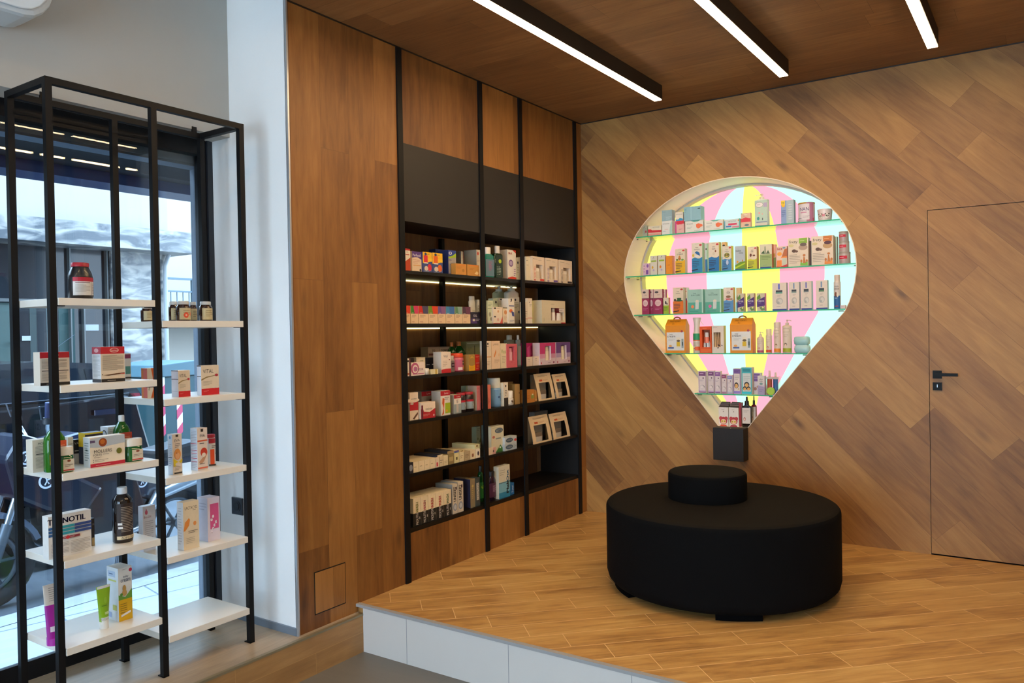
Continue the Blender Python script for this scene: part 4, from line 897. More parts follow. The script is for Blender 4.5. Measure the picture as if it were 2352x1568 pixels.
bx(z, 1204.5, 1211, 693, .02, 'short white carton at the left of the third bay, second shelf', 'e8ddca', [(Ln,.1,.9,.3,.6,3,'a89a88'),(R,0,.2,1,.23,'d8867a')], d=.04)
bx(z, 1211.4, 1222, 684.8, .02, 'white carton with a black tick and pink line beside the short one', 'ece2d0', [(Pg,[(.3,.85),(.45,.80),(.6,.92),(.45,.84)],K_),(Ln,.4,.9,.68,.78,3,'8a8478'),(R,0,.2,1,.23,'d8867a')], d=.04)
bx(z, 1222.5, 1232.5, 691, .08, 'plain yellowish cream carton in the third bay, second shelf', 'd4cf8e', [], d=.05)
put('A', z, 1233.5, 1242.8, 691, .10, window_carton, 'gift_box', 'narrow gift box with a plum opening beside the large one', 'box', None, col='d8cdb0', win=(.15,.1,.85,.68), inner=[(.5,.6,.8,'b0a0b0','6a4a66')], inside='4a2430', d=.05)
put('A', z, 1244.2, 1298, 690, .008, window_carton, 'gift_box', 'large cream gift box with a red window showing a serum and a jar', 'box', None, col='dfd3b4', win=(.38,.13,.95,.68), inner=[(.3,.2,.95,'ece2d4','b8b4a8'),(.72,.32,.6,'e6dcd0','efe8dc')], inside='9c1f2e', d=.08, deco=[(Ln,.38,.55,.8,.86,2,'a89a78'),(R,.80,0,1,.04,'c82a34'),(Ln,.06,.1,.06,.25,5,'8a9a6a'),(R,.72,.5,.95,.66,'e8ded4'),(Ln,0.59,0.98,0.55,0.61,1,'8a6a8c')])
z = SH[2]
bx(z, 934, 942.8, 823, .015, 'narrow white box with a maroon edge, left end of the third shelf', 'e8dccc', [(R,.6,0,1,1,'5a2a34'),(E_,.35,.85,.22,.06,K_),(E_,.35,.12,.25,.06,'b86a4a')], d=.04)
vs_item(z, 944, 955.6, 821, .10, 'pill_bottle', 'dark brown bottle with a black cap behind the pink swirl box', 'bottle', body='2e1c18', cap='1f1615', hc=.72, hs=.66, nw=.7, cw=.9)
bx(z, 956, 976.6, 820, .11, 'white box with dark handwriting behind the pink swirl box', 'e4d2b4', [(T_,'serelys',.6,.78,.1,K_,.7)], d=.05)
bx(z, 944, 974.8, 832, .012, 'white low box with a magenta swirl on the third shelf', 'ecd9cc', [(E_,.28,.55,.30,.44,'b8567e'),(E_,.30,.5,.2,.32,'ecd9cc'),(E_,.30,.5,.13,.2,'c2709a'),(T_,'Detox',.62,.5,.24,'6a3a5c',.55),(R,.1,.1,.95,.15,'b8567e')], d=.05)
bx(z, 977.5, 1001, 821, .13, 'dark navy box behind the small white jar, third shelf', '1f2030', [(Ln,0.075,0.525,0.5,0.6,1,'c9cdd8'),(Ln,0.6,0.98,0.47,0.63,1,'d8dce4'),(Pg,[(.1,.1),(.4,.3),(.5,.1)],'6a6f80')], d=.04)
for k,(a,b,s,y) in enumerate(((983,1008,.22,796.8),(1008.5,1039,.22,796))):
    bx(z, a, b, y, s, ('grey supplement carton with bold dark lettering at the back, left one','grey supplement carton with bold dark lettering at the back, right one')[k], 'b7a288', [(T_,('TO','TONOTIL')[k],.5,.85,.1,K_,.85),(R,.05,.66,.9,.74,'7a3a30'),(Ln,.1,.9,.2,.6,5,'7a6a5a')], d=.06, grp='bold-lettered supplement cartons')
bx(z, 1013, 1035, 807.7, .02, 'white box with a red foot and a thin script, third shelf of the cabinet', 'ecdac6', [(T_,'Vital',.45,.80,.12,K_),(E_,.85,.62,.07,.03,'8a3a34'),(Ln,.15,.6,.3,.6,4,'b8a28e'),(R,0,0,1,.2,'c8242e'),(Pg,[(0,.2),(0,.17),(1,.23),(1,.26)],'ecdac6')], d=.06, side='d8d0c4')
vs_item(z, 976.5, 989, 845.8, .008, 'cream_jar', 'small white cream jar at the front of the third cabinet shelf', 'jar', body='e4dccb', cap='ece6d8', kind='jar', hc=.75, hs=.7, nw=.98, cw=1.02)
bx(z, 990, 1006, 848, .01, 'low cream carton with a gold end beside the small white jar', 'e4d7aa', [(R,.6,0,.85,1,'bfa040')], d=.03)
vs_item(z, 1036, 1047, 816.8, .04, 'pill_bottle', 'silver-capped supplement bottle with a dark label beside the red-footed box', 'bottle', body='a89a92', cap='b9b4ae', hc=.8, hs=.74, nw=.85, cw=.88, band=(.08,.7), lcol='8a7f7c', deco=[(R,.2,.35,.8,.8,'3f2436'),(Ln,0.25,0.75,0.455,0.705,1,'d8ccd4'),(Ln,.2,.8,.05,.3,3,'5a4f54')])
vs_item(z, 1050, 1071, 811, .03, 'vitamin_jar', 'pink vitamin jar with an orange lid on the third shelf', 'jar', body='c8586a', cap='e0481e', kind='jar', hc=.80, hs=.74, nw=.86, cw=.95, band=(.06,.66), lcol='c9607a', deco=[(R,.55,.5,.85,.9,'4a3a3c'),(Ln,0.55,0.85,0.625,0.775,1,'d8e0a8'),(R,.2,.05,.55,.3,'ecd4cc'),(E_,.72,.25,.12,.16,'e0a82a')])
for k,(a,b,y) in enumerate(((1039,1053.5,785.5),(1056,1076,784))):
    vs_item(z, a, b, y, .16, 'oil_bottle', ('green glass oil bottle with an orange cap, left of the pair','green glass oil bottle with an orange cap, right of the pair')[k], 'bottle', grp='green oil bottles on the third shelf', body='1f5a1e', clear=True, cap='c8701e', hc=.85, hs=.55, nw=.32, cw=.34)
bx(z, 1076.5, 1090.8, 814, .02, 'bronze and yellow box right of the pink vitamin jar', 'a8823e', [(R,0,0,1,.42,'e6a818'),(E_,.5,.42,.5,.12,'a8823e'),(E_,.5,.8,.22,.08,'e2b83e'),(E_,.5,.77,.15,.06,'a8823e'),(Ln,.15,.8,.1,.25,3,'c88a1e')], d=.05)
bx(z, 1091.4, 1101.5, 814, .025, 'bright red slim box right of the bronze and yellow box', 'd02a1c', [(Ln,.1,.9,.8,.9,2,'f0a88a'),(R,.1,.45,.9,.48,'f0d0c0'),(T_,'+30',.5,.27,.1,'f2a41e'),(Ln,.1,.9,.08,.16,1,'f0a88a')], d=.04)
bx(z, 1071, 1103, 784, .23, 'large beige and green carton at the back of the third shelf', 'b9bd84', [(R,.05,.92,.95,.95,'e8ecd0'),(Ln,.1,.35,.65,.8,2,'8a9468'),(R,.55,.4,.6,.85,'6a6648')], d=.05)
for a,b,y,s,l,c,dd in ((1116.5,1127.5,783,.02,'slim white carton, first in the second bay of the third shelf','e9d9c2',[(E_,.35,.9,.14,.04,K_),(Ln,.1,.7,.78,.84,1,K_),(R,0,.42,1,.46,'d8a878'),(Ln,.1,.8,.15,.3,3,'b8a084')]),
                     (1128.5,1148,783,.02,'tall peach carton with an orange leaf, second bay of the third shelf','eccfae',[(T_,'LAVINO',.5,.88,.07,'8a6a50',.8),(Pg,[(.25,.45),(.5,.7),(.55,.6),(.35,.42)],'e08a3c'),(E_,.85,.5,.06,.06,'e8b88a'),(Ln,.3,.9,.2,.36,4,'b8977a')]),
                     (1149.5,1164,788.5,.02,'cream carton with green script, second bay of the third shelf','e8d8b4',[(T_,'Vea',.45,.68,.16,'8a9a3a',.8),(Ln,.2,.8,.2,.5,5,'b0a484')])):
    bx(z, a, b, y, s, l, c, dd, d=.05)
put('A', z, 1164.5, 1187.5, 789.5, .012, window_carton, 'gift_box', 'coral gift box with a tall cut-out window, third shelf', 'box', None, col='d0606a', win=(.2,.3,.72,.88), inner=[(.5,.7,.9,'e2a8b0','d890a0')], inside='5a1a24', d=.05, deco=[(Ln,.35,.6,.22,.27,2,'8a2a3a')])
vs_item(z, 1165, 1183.5, 769.5, .13, 'perfume_bottle', 'clear square bottle with a white cap behind the coral gift box', 'bottle', body='9aa290', clear=True, cap='ded8c4', hc=.86, hs=.84, nw=.5, cw=.45, n=5, ry=.018)
vs_item(z, 1188, 1196.5, 769.5, .05, 'spray_bottle', 'slim grey-blue bottle with a white cap, right end of the second bay', 'bottle', body='93a4ac', clear=True, cap='dcd8cc', hc=.86, hs=.84, nw=.6, cw=.35, ry=.01, n=4, band=(.05,.66), lcol='aeb8bc')
put('A', z, 1204, 1208, 779, .02, squeeze, 'cream_tube', 'very slim white pen-like tube at the left of the third bay', 'tube', None, body='e6dccb', cap='d8d0c0', d=.008)
put('A', z, 1209, 1238, 787.5, .10, window_carton, 'gift_box', 'magenta gift box behind two tiny white cartons', 'box', None, col='c22a72', win=(.55,.35,.85,.8), inner=[(.5,.8,.7,'d060a0','e080b0')], inside='8a1a4a', d=.06, deco=[(Pg,[(.1,.2),(.4,.5),(.3,.9),(.05,.8)],'e05a9a')])
for k,(a,b) in enumerate(((1209,1222.5),(1225,1238.5))):
    bx(z, a, b, 819.5-k, .02, ('tiny white carton in front of the magenta gift box, left one','tiny white carton in front of the magenta gift box, right one')[k], 'ead8c8', [(Ln,0.25,0.75,0.69,0.81,1,'6a4a5a'),(Ln,.3,.7,.5,.6,1,'a08a90')], d=.03, grp='tiny white cartons on the third shelf')
for k,(a,b,y,c1,c2,nm_) in enumerate(((1239.5,1275,787,'c83a78','d89ab4','pink'),(1277,1309.5,785.5,'6a4a8a','b8a0c4','violet'))):
    put('A', z, a, b, y, .012, window_carton, 'gift_box', nm_+' gift box fading to white, with a cream tube in its window', 'box', 'fading gift boxes on the third shelf', col='e2cdd4', win=(.34,.2,.72,.86), inner=[(.5,.6,.95,'e6dcc0','d8ceb0')], inside=c1, d=.06, deco=[(R,0,.5,.34,1,c1),(R,.72,.5,1,1,c1),(R,.34,.86,.72,1,c1),(R,0,.3,.34,.5,c2),(R,.72,.3,1,.5,c2),(E_,.88,.1,.05,.045,'8a2a5a'),(E_,.08,.09,.03,.05,'c83a5a'),(Ln,.5,.75,.07,.13,1,'8a5a7a')])
z = SH[3]
def antistax(a,b,y,s,label,wide,d):
    deco=[(R,0,0,1,.62,'b8202a'),(Pg,[(.1,.8),(.2,.45),(.6,.38),(1,.6),(1,.8)],'ecd8c0'),(T_,'antistax',.55,.60,.14,K_,.7),(Ln,.15,.6,.15,.3,3,'e2a49a'),(E_,.88,.16,.05,.07,'e8c8c0'),(R,.02,.02,.14,.85,'6a2030')] if wide else [(R,0,.35,1,.7,'b8202a'),(E_,.4,.72,.75,.08,'ecd8c0'),(T_,'antistax',.5,.78,.06,K_,.85),(E_,.25,.6,.2,.04,'c8c0b4'),(Pg,[(.3,.05),(.9,.28),(.95,.2),(.5,.02)],'6a4a34')]
    bx(z, a, b, y, s, label, 'ecd8c0', deco, d=d)
antistax(940.5,960,901.5,.02,'tall white box with a red middle and handwritten lettering, fourth shelf left end',False,.04)
antistax(960.5,966,925,.04,'small red and white box squeezed behind the wide red one',True,.03)
antistax(966.5,999.5,923.5,.008,'wide low red box with handwritten lettering on the fourth shelf',True,.05)
def lanes(a,b,y,s,label,art,d=.06,w='A',zz_=None,sd=None,grp='red-topped supplement boxes'):
    bx(z if zz_ is None else zz_, a, b, y, s, label, 'e6dccb', [(R,0,.8,1,1,'b81e2c'),(T_,'Lanes',.6,.9,.08,'f0dcd4',.5)]+art, d=d, grp=grp, wall=w, side=sd)
lanes(968,995,898,.14,'red-topped box with a brown tree, at the back of the fourth shelf',[(R,0,0,1,.8,'b8ac9c'),(E_,.75,.5,.2,.16,'8a5444'),(R,.72,.2,.78,.45,'7a4a3a')])
lanes(1011.7,1033.5,897,.02,'red-topped box with an orange jumping figure and green square',[(Pg,[(.1,.02),(.3,.3),(.15,.5),(.2,.72),(.4,.68),(.35,.3),(.3,.05)],'d8602e'),(R,.45,.08,1,.5,'a4b81e'),(Ln,.4,.9,.62,.76,2,'6a4a3c'),(E_,.6,.18,.12,.05,'e0a02a')],d=.07,sd='c9bfae')
lanes(1034,1042,900,.16,'plain red box edge behind the figure box, fourth shelf',[(R,0,0,1,.8,'b8202c')],grp=None)
lanes(1042.5,1058.7,906,.025,'red-topped box with a grey figure of a body, fourth shelf',[(R,0,0,1,.5,'9aa4a0'),(E_,.45,.62,.12,.08,'b8aca0'),(R,.3,.05,.6,.5,'c4b8aa'),(Ln,0.25,0.75,0.685,0.755,1,'b8202c')],d=.06,sd='b0a898')
for k,(a,b,y) in enumerate(((1059.5,1074,901.7),(1076,1093.5,900))):
    vs_item(z, a, b, y, .02, 'supplement_jar', ('dark jar with a red lid and grey label, left of the pair','dark jar with a red lid and grey label, right of the pair')[k], 'jar', grp='dark red-lidded jars', body='241818', cap='a81e2c', kind='jar', hc=.88, hs=.8, nw=.86, cw=.9, band=(.14,.62), lcol='8f9a98', deco=[(R,0,.78,1,1,'b8202c'),(Pg,[(.2,.1),(.5,.6),(.6,.2),(.8,.5)],'c9cfcc')])
bx(z, 1094.5, 1103, 885.5, .02, 'salmon pink tall box at the right end of the first bay, fourth shelf', 'd87878', [(Ln,.3,.9,.88,.92,1,'8a4a4a'),(R,.3,.05,.35,.85,'e49a98')], d=.07, side='b09a80')
bx(z, 1070, 1085.4, 885.6, .16, 'pale green carton behind the dark jars', 'cfd0a0', [(Ln,.2,.6,.82,.88,1,'5a5a40')], d=.04)
bx(z, 1117.5, 1126.6, 883.5, .01, 'narrow salmon box with a drawn figure, second bay of the fourth shelf', 'e07c6c', [(Pg,[(.4,.15),(.6,.3),(.5,.5),(.45,.3)],'5a2a28')], d=.04)
for k,(a,b,y,s,c,c2) in enumerate(((1127.5,1137.6,868,.11,'6f9cc4','c9d0b0'),(1139,1155.5,868,.03,'7aa8d0','e2e2d2'))):
    vs_item(z, a, b, y, s, 'deodorant_bottle', ('light blue deodorant can with a greenish cap behind','light blue deodorant can with a white cap, second bay of the fourth shelf')[k], 'bottle', grp='light blue deodorant cans', body=c, cap=c2, hc=.66, hs=.62, nw=.9, cw=.93, band=(.08,.6), lcol=c, deco=[(Ln,0.47,0.77,0.22,0.78,8,'1f3a5c'),(E_,.4,.5,.1,.08,'3a5a8a')])
bx(z, 1156, 1166.5, 878, .02, 'narrow white carton with black vertical lettering beside the deodorants', 'ece2cc', [(R,.1,.0,1,.35,'2a2420'),(E_,.5,.85,.14,.05,K_),(Ln,0.3,0.7,0.41,0.69,4,K_)], d=.04)
bx(z, 1164.5, 1178.4, 876.5, .12, 'brown carton behind the white roll-on', '8d6a3c', [], d=.04)
vs_item(z, 1169, 1184.5, 897.5, .012, 'roll_on', 'white roll-on deodorant with a domed cap on the fourth shelf', 'bottle', body='e6dfd0', cap='ece6da', hc=.52, hs=.45, nw=.85, cw=.95, band=(.1,.42), lcol='dcd4c4', deco=[(E_,.55,.6,.2,.3,'5a4a34'),(Ln,.3,.8,.1,.25,1,K_)])
bx(z, 1182, 1193.5, 882, .03, 'tan tall carton at the right of the second bay, fourth shelf', 'b9935a', [(E_,.9,.55,.12,.05,'8a6a40')], d=.07, side='8f7444')
zt = bx(z, 1207, 1227.5, 895, .01, 'orange kraft carton at the left of the third bay, fourth shelf', 'c9843a', [(R,.6,.3,.95,.6,'8f9a4a'),(E_,.78,.62,.08,.06,'e8e4d0'),(Ln,.15,.5,.3,.6,3,'a8622a')], d=.05)
bx(z, 1228.5, 1235.5, 896, .03, 'pale orange kraft carton beside the darker one, third bay', 'd8a05c', [(R,.1,.1,.9,.2,'e8c08a')], d=.04)
bx(z, 1208, 1231, 857.5, .16, 'dark smoked pack behind the kraft cartons, third bay', '3b3420', [(R,.15,.1,.85,.9,'4f4528'),(E_,.75,.2,.16,.12,'2a1a14')], d=.06)
put('A', z, 1236.5, 1274, 857.5, .012, leaning, 'gift_pack', 'sloping gift pack with a cream jar, left one on the fourth shelf', 'gift pack', 'sloping gift packs with jars', d=.075)
put('A', z, 1278, 1309, 858.5, .012, leaning, 'gift_pack', 'sloping gift pack with a cream jar, right one on the fourth shelf', 'gift pack', 'sloping gift packs with jars', d=.075)
z = SH[4]
put('A', z, 1224, 1267, 954.5, .012, leaning, 'gift_pack', 'sloping gift pack with a cream jar, left one on the fifth shelf', 'gift pack', 'sloping gift packs with jars', d=.075)
put('A', z, 1271, 1309, 948, .012, leaning, 'gift_pack', 'sloping gift pack with a cream jar, right one on the fifth shelf', 'gift pack', 'sloping gift packs with jars', d=.075)
bx(z, 1228, 1258, 944, .17, 'grey plastic bag pack standing behind the left gift pack, fifth shelf', '8a8278', [(R,.1,.05,.9,.9,'9a9288')], d=.05)
low = [(938.8,948.6,1062,'2a2c36','dark blue box end with a silver mark',[(E_,.5,.5,.4,.3,'8f97a4')]),(949.4,961.5,1060,'e6d2a8','',0),(962.3,974.3,1057.5,'e6d0a6','',0),(975,987,1055,'e8d2a8','',0),(987.8,999,1052.5,'e8d4aa','',0),(999.8,1008,1050,'e4cfb0','box end with a red square',[(R,.3,.1,.7,.5,'c8283a')]),(1009,1018.4,1047.5,'d8c49c','box end with grey print',[(Ln,.15,.85,.3,.7,2,'8a7f66')]),(1019,1028.6,1045.5,'e0cea4','box end with faint brown print',[(Ln,.15,.85,.2,.5,2,'a8946a')]),(1029.4,1042.6,1041.5,'8f7a4c','olive brown box end with dark edges',[(R,.15,.3,.85,.7,'b8a06a')]),(1043.4,1054,1040,'e0d49a','pale yellow box end with a dark mark',[(R,.3,.3,.7,.6,'6a6240')]),(1055,1065.4,1038,'e4d4a8','cream box end with two brown marks',[(Ln,.2,.8,.3,.7,2,'7a6240')]),(1066.4,1079,1036,'b8a27c','tan box end with dark print',[(Ln,.15,.85,.3,.7,3,'6a5438')]),(1080,1092,1033,'e2d0a8','cream box end with a brown patch',[(R,.3,.25,.65,.6,'8a5a3c')]),(1093,1102.5,1030.5,'ecdfc4','white box end with a dark spot',[(E_,.55,.5,.2,.25,'3a2a34')])]
tops = {}
for i,(a,b,y,c,l,dd) in enumerate(low):
    if not l: l = 'cream box end, number %d of four alike lying in the bottom layer' % i; l = ('','first','second','third','fourth')[i]+' from the left of four alike cream boxes lying end-on'; dd=[(Ln,.15,.75,.4,.6,1,'a08a60')]
    else: l += ', lying end-on on the fifth shelf'
    tops[i] = bx(z, a, b, y, .006, l, c, dd, d=.19, grp='boxes lying end-on on the fifth shelf')
bx(tops[4], 1001, 1016.5, 1046-1.5, .012, 'dark navy flat box with a cream end, lying on the bottom layer', '1d2234', [(R,0,0,1,1,'e0cfa8'),(R,0,0,.22,1,'2a3048'),(Ln,.3,.8,.4,.7,2,'a88f60')], d=.17, grp=None)
bx(tops[8]+.001, 1027.5, 1041.5, 1035, .012, 'second dark navy flat box, with a tan printed end', '23242e', [(R,0,0,1,1,'b59a6c'),(Ln,.1,.9,.2,.8,5,'6f5a3a')], d=.18)
bx(max(tops[9],tops[10]), 1043, 1055, 1034.5, .012, 'small box with a violet and blue end lying on the bottom layer', 'dccba4', [(R,0,.5,.9,1,'5a3f8a'),(R,0,0,.9,.45,'3a6a9c')], d=.17)
bx(max(tops[10],tops[11]), 1056.5, 1066, 1033.5, .012, 'small cream box with two dark bars lying on the bottom layer', 'e0cf98', [(R,.15,.2,.4,.8,'6f5a34'),(R,.5,.2,.75,.8,'6f5a34')], d=.16)
bx(max(tops[12],tops[13]), 1090, 1102, 1020, .02, 'long pale green and white box lying on top at the right of the first bay', 'dcd7a4', [(R,.3,.4,.6,.8,'7a5a3a'),(Ln,.2,.9,.1,.3,1,'9a946c')], d=.18)
bx(z, 1094, 1103, 979.5, .24, 'tall pale green leaflet box at the back, right end of the fifth shelf bay', 'c4c89a', [(E_,.35,.45,.2,.06,'8a9068'),(Pg,[(.7,.3),(1,.25),(1,.5)],'5a7a3c'),(Ln,.1,.9,.8,.95,2,'9aa07a')], d=.04)
bx(z, 1119.5, 1126.5, 976.5, .09, 'dark grey-green tall box behind the denture adhesive box', '6a7468', [(Ln,.2,.8,.6,.9,3,'9aa898')], d=.05)
bx(z, 1128, 1156.5, 978, .03, 'tall white denture adhesive box with a grey oval and green leaf', 'dcd5b8', [(E_,.62,.82,.33,.10,'5f6e7c'),(T_,'COREGA',.64,.82,.07,'e9eeee',.5),(Ln,.1,.8,.93,.96,1,'7a8a70'),(E_,.18,.6,.1,.05,'b86a5a'),(R,.35,.5,.75,.55,'8a9490'),(Pg,[(.3,0),(.5,.12),(.7,.28),(.9,.12),(1,0)],'3f7a34'),(E_,.68,.17,.06,.035,'f0f0e4')], d=.05)
bx(z, 1120, 1138.5, 1028, .006, 'low pale carton lying in front of the denture adhesive box', 'e6d3bc', [(Pg,[(.6,0),(1,0),(1,1),(.7,1)],'d8a49a'),(R,.65,.3,.78,.6,'4a3434')], d=.022)
zt = bx(z, 1159, 1187, 1017.5, .012, 'silver denture adhesive carton, lower of two stacked', 'b9c4c8', [(E_,.38,.5,.3,.34,'4f6478'),(T_,'COREGA',.38,.5,.22,'e4ecee',.5),(Ln,.72,.95,.2,.8,3,'7a8a94')], d=.05, grp='stacked denture adhesive cartons')
bx(zt, 1159.5, 1186.5, 1002, .012, 'silver denture adhesive carton, upper of two stacked', 'c2ccce', [(E_,.38,.5,.3,.34,'4f6478'),(T_,'COREGA',.38,.5,.22,'e4ecee',.5),(E_,.88,.4,.1,.2,'c8383a')], d=.05, grp='stacked denture adhesive cartons')
z = SH[5]
ys = (1143,1139,1134,1129.5,1125); ed = (948.4,965.5,983,1000.5,1018.5,1036)
cw_ = ('8a8a2a','d8606a','d8342e','d8303a','3f6a34'); cn = ('olive','pink','bright red','deep red','dark green')
for k in range(5):
    bx(z, ed[k]+.5, ed[k+1]-.3, ys[k], .008, 'black and cream mouthwash box with %s upper lettering' % cn[k], 'ead7ae', [(R,0,0,1,.46,'1d1c1a'),(T_,'MOUTH',.52,.24,.34,'ece6da',.40,1),(T_,'WASH',.52,.66,.34,cw_[k],.36,1),(Ln,.82,.95,.1,.42,1,'c8c0b0')], d=.14, grp='black and cream mouthwash boxes', L=[(R,0,0,1,.46,'1d1c1a')])
for k,(a,b,y) in enumerate(((1038.8,1050.3,1111.5),(1051,1063.6,1106))):
    bx(z, a, b, y, .008, ('silver box with black vertical lettering, left of the pair on the bottom shelf','silver box with black vertical lettering, right of the pair on the bottom shelf')[k], 'd0c4ac', [(T_,'UNISEPT',.45,.66,.5,K_,.5,1),(E_,.5,.22,.4,.13,'8a94a4'),(E_,.5,.22,.26,.085,'c0c4c4'),(R,.6,.8,.85,.9,'3a2024')], d=.13, side='8f8c84', grp='silver boxes with vertical lettering')
bx(z, 1079.8, 1090.8, 1099.5, .015, 'dark bronze-fronted box with a deep blue side, bottom shelf', '8a7a5a', [(Ln,0.3,0.7,0.3,0.7,6,'b8a060'),(E_,.5,.75,.2,.05,'c0a860')], d=.13, side='2a2a44')
bx(z, 1092, 1102, 1097, .012, 'dark slate box with white vertical lettering, bottom shelf', '3b4442', [(R,.2,.22,.8,.82,'c9c4b4'),(T_,'Chlorhexil',.5,.52,.45,K_,.56,1)], d=.05)
vs_item(z, 1103.6, 1112.5, 1070, .06, 'mouthwash_bottle', 'tall green mouthwash bottle with a black cap half behind the post', 'bottle', body='14592a', clear=True, cap='1c1f1c', hc=.84, hs=.72, nw=.45, cw=.55, ry=.018, band=(.1,.55), lcol='1f7a38', deco=[(E_,.5,.7,.3,.1,'8fb83a')])
vs_item(z, 1124, 1143, 1082.5, .03, 'mouthwash_bottle', 'dark plum mouthwash bottle with a black cap on the bottom shelf', 'bottle', body='2e1a34', clear=True, cap='1b191c', hc=.84, hs=.62, nw=.42, cw=.5, ry=.02, band=(.1,.6), lcol='4a2446', deco=[(Ln,0.4,0.8,0.36,0.84,7,'c9a8c8')])
bx(z, 1145, 1170.5, 1069, .012, 'white and blue box with large bold vertical lettering, bottom shelf', 'ddd8c0', [(R,0,0,1,.5,'2a8ab4'),(R,0,.18,1,.5,'7ab8cc'),(R,0,.47,1,.485,K_),(T_,'Plak',.78,.32,.22,K_,.40,1),(T_,'Out',.78,.67,.2,'2a7ab0',.36,1),(Ln,.1,.55,.7,.9,3,'b0aa94')], d=.04)
bx(z, 1171.6, 1180.5, 1108.5, .025, 'small bright blue box beside the white and blue one, bottom shelf', '1d6fb8', [(T_,'Total',.6,.45,.4,'d8e8f4',.6,1)], d=.035)
# ================================================================== goods in the balloon niche
def bb_(z, xl, xr, yt, s, label, col, deco=(), d=None, grp=None, **kw):
    return bx(z, xl, xr, yt, s, label, col, deco, d=d, grp=grp, wall='B', **kw)
WG = 'e3e3dc'
z = BZ[0]
bb_(z, 1476, 1486.5, 518, .03, 'grey-green slim carton at the far left end of the top glass shelf', '9fa594', [(Ln,.15,.8,.2,.9,6,'6f766a'),(R,.5,.35,.9,.55,'9a4a50')], d=.04)
bb_(z, 1488.5, 1519, 518.6, .025, 'low pale dressing box with a broad red band, top glass shelf', 'd9d2bc', [(Pg,[(0,.35),(1,.30),(1,.52),(.3,.58),(.2,.68),(0,.70)],'cf2f3c'),(R,0,0,1,.26,'dca090'),(T_,'NITTOCARE',.6,.84,.1,'5f8a86',.5)], d=.05)
zt = bb_(z, 1520.4, 1543.8, 507, .02, 'white and pale blue dressing box under a plain grey-blue box', 'dfe3e0', [(T_,'Orisoata',.4,.8,.1,'4a5a60',.75),(Pg,[(.75,0),(1,0),(1,1),(.85,.8),(.75,.4)],'a9d4cc'),(Ln,.1,.5,.2,.3,1,'7aa4b4'),(Ln,0.25,0.75,0.345,0.415,1,'c84a4a')], d=.055)
bb_(zt, 1520, 1543.3, 482.3, .02, 'plain grey-blue box stacked at the left of the top glass shelf', '93b3bd', [(Ln,.05,.5,.8,.9,1,'5f7f88'),(Ln,.4,.95,.1,.4,3,'c4dade')], d=.055, grp=None)
zt = bb_(z, 1550.5, 1571, 507, .03, 'pink box with a magenta edge under a small white and blue one', 'e6b8b4', [(R,0,0,.15,1,'c8468c'),(R,.15,.75,1,1,'dc3448'),(Pg,[(.15,.7),(.5,.8),(.9,.7),(.5,.72)],'dc3448'),(Ln,.4,.8,.25,.4,2,'b87a7a')], d=.05)
bb_(zt, 1551.5, 1568.5, 486.5, .03, 'small white box with a blue wave stacked on the pink box', 'e6dfd0', [(Pg,[(0,0),(1,0),(1,.2),(.6,.32),(.3,.15),(0,.2)],'3f9ccc'),(T_,'NITTOCARE',.5,.72,.1,'3f5f6a',.85)], d=.045)
for k,(a,b,y) in enumerate(((1573.6,1615,506),(1617.8,1660.5,505))):
    q = bb_(z, a, b, y, .02, ('white dressing box with an orange mug and a large pale blue box on top','white dressing box with an orange mug and nothing on top')[k], 'e2e3dc', [(Pg,[(.3,1),(.9,1),(.7,.88),(.5,.86)],'5fb0a0'),(T_,'Orisoata',.26,.74,.11,'4a5a60',.45),(E_,.74,.50,.13,.22,'ee7a4e'),(R,.61,.45,.87,.66,'ee7a4e'),(E_,.9,.52,.07,.11,'ee7a4e'),(Ln,.1,.4,.3,.5,2,'9ab0b0'),(Ln,.5,.95,.08,.18,1,'9ab0b0')], d=.06, grp='white dressing boxes with an orange mug')
    if k == 0: zt = q
bb_(zt, 1570.5, 1609.5, 474, .015, 'large pale blue box stacked on the left orange mug box', '8fbccb', [(R,.82,.78,.97,.86,'33505c'),(Ln,.05,.15,.6,.9,3,'5f8a98'),(R,.4,.05,.46,.95,'a0cad6')], d=.07)
bb_(z, 1663.5, 1699.5, 503, .02, 'arched pale box with pink and blue bars, middle of the top glass shelf', 'cfdcdc', [(R,0,0,.06,.85,'5aa8c4'),(R,.94,0,1,1,'5ab8ac'),(T_,'NITTOCARE',.5,.78,.12,'5a8088',.5),(R,.25,.38,.8,.56,'d83a62'),(R,.1,.18,.45,.32,'4a86c8'),(R,.5,.1,.95,.24,'dc8aa0'),(Pg,[(.85,.8),(.94,.7),(.94,.95)],'f09a4a')], d=.05)
bb_(z, 1701.8, 1723.5, 489, .03, 'upright pack with a red middle and rounded top, left of the big pump bottle', 'e2c0a4', [(R,0,.38,1,.62,'d83a48'),(Pg,[(0,.60),(.5,.70),(1,.58),(1,.5),(0,.5)],'d83a48'),(E_,.5,.88,.2,.04,'f2e2d0'),(T_,'nitto',.35,.80,.05,'6a6a5c',.5),(E_,.6,.17,.24,.07,'6a7a80'),(R,0,.95,.15,1,'8ab07a')], d=.03)
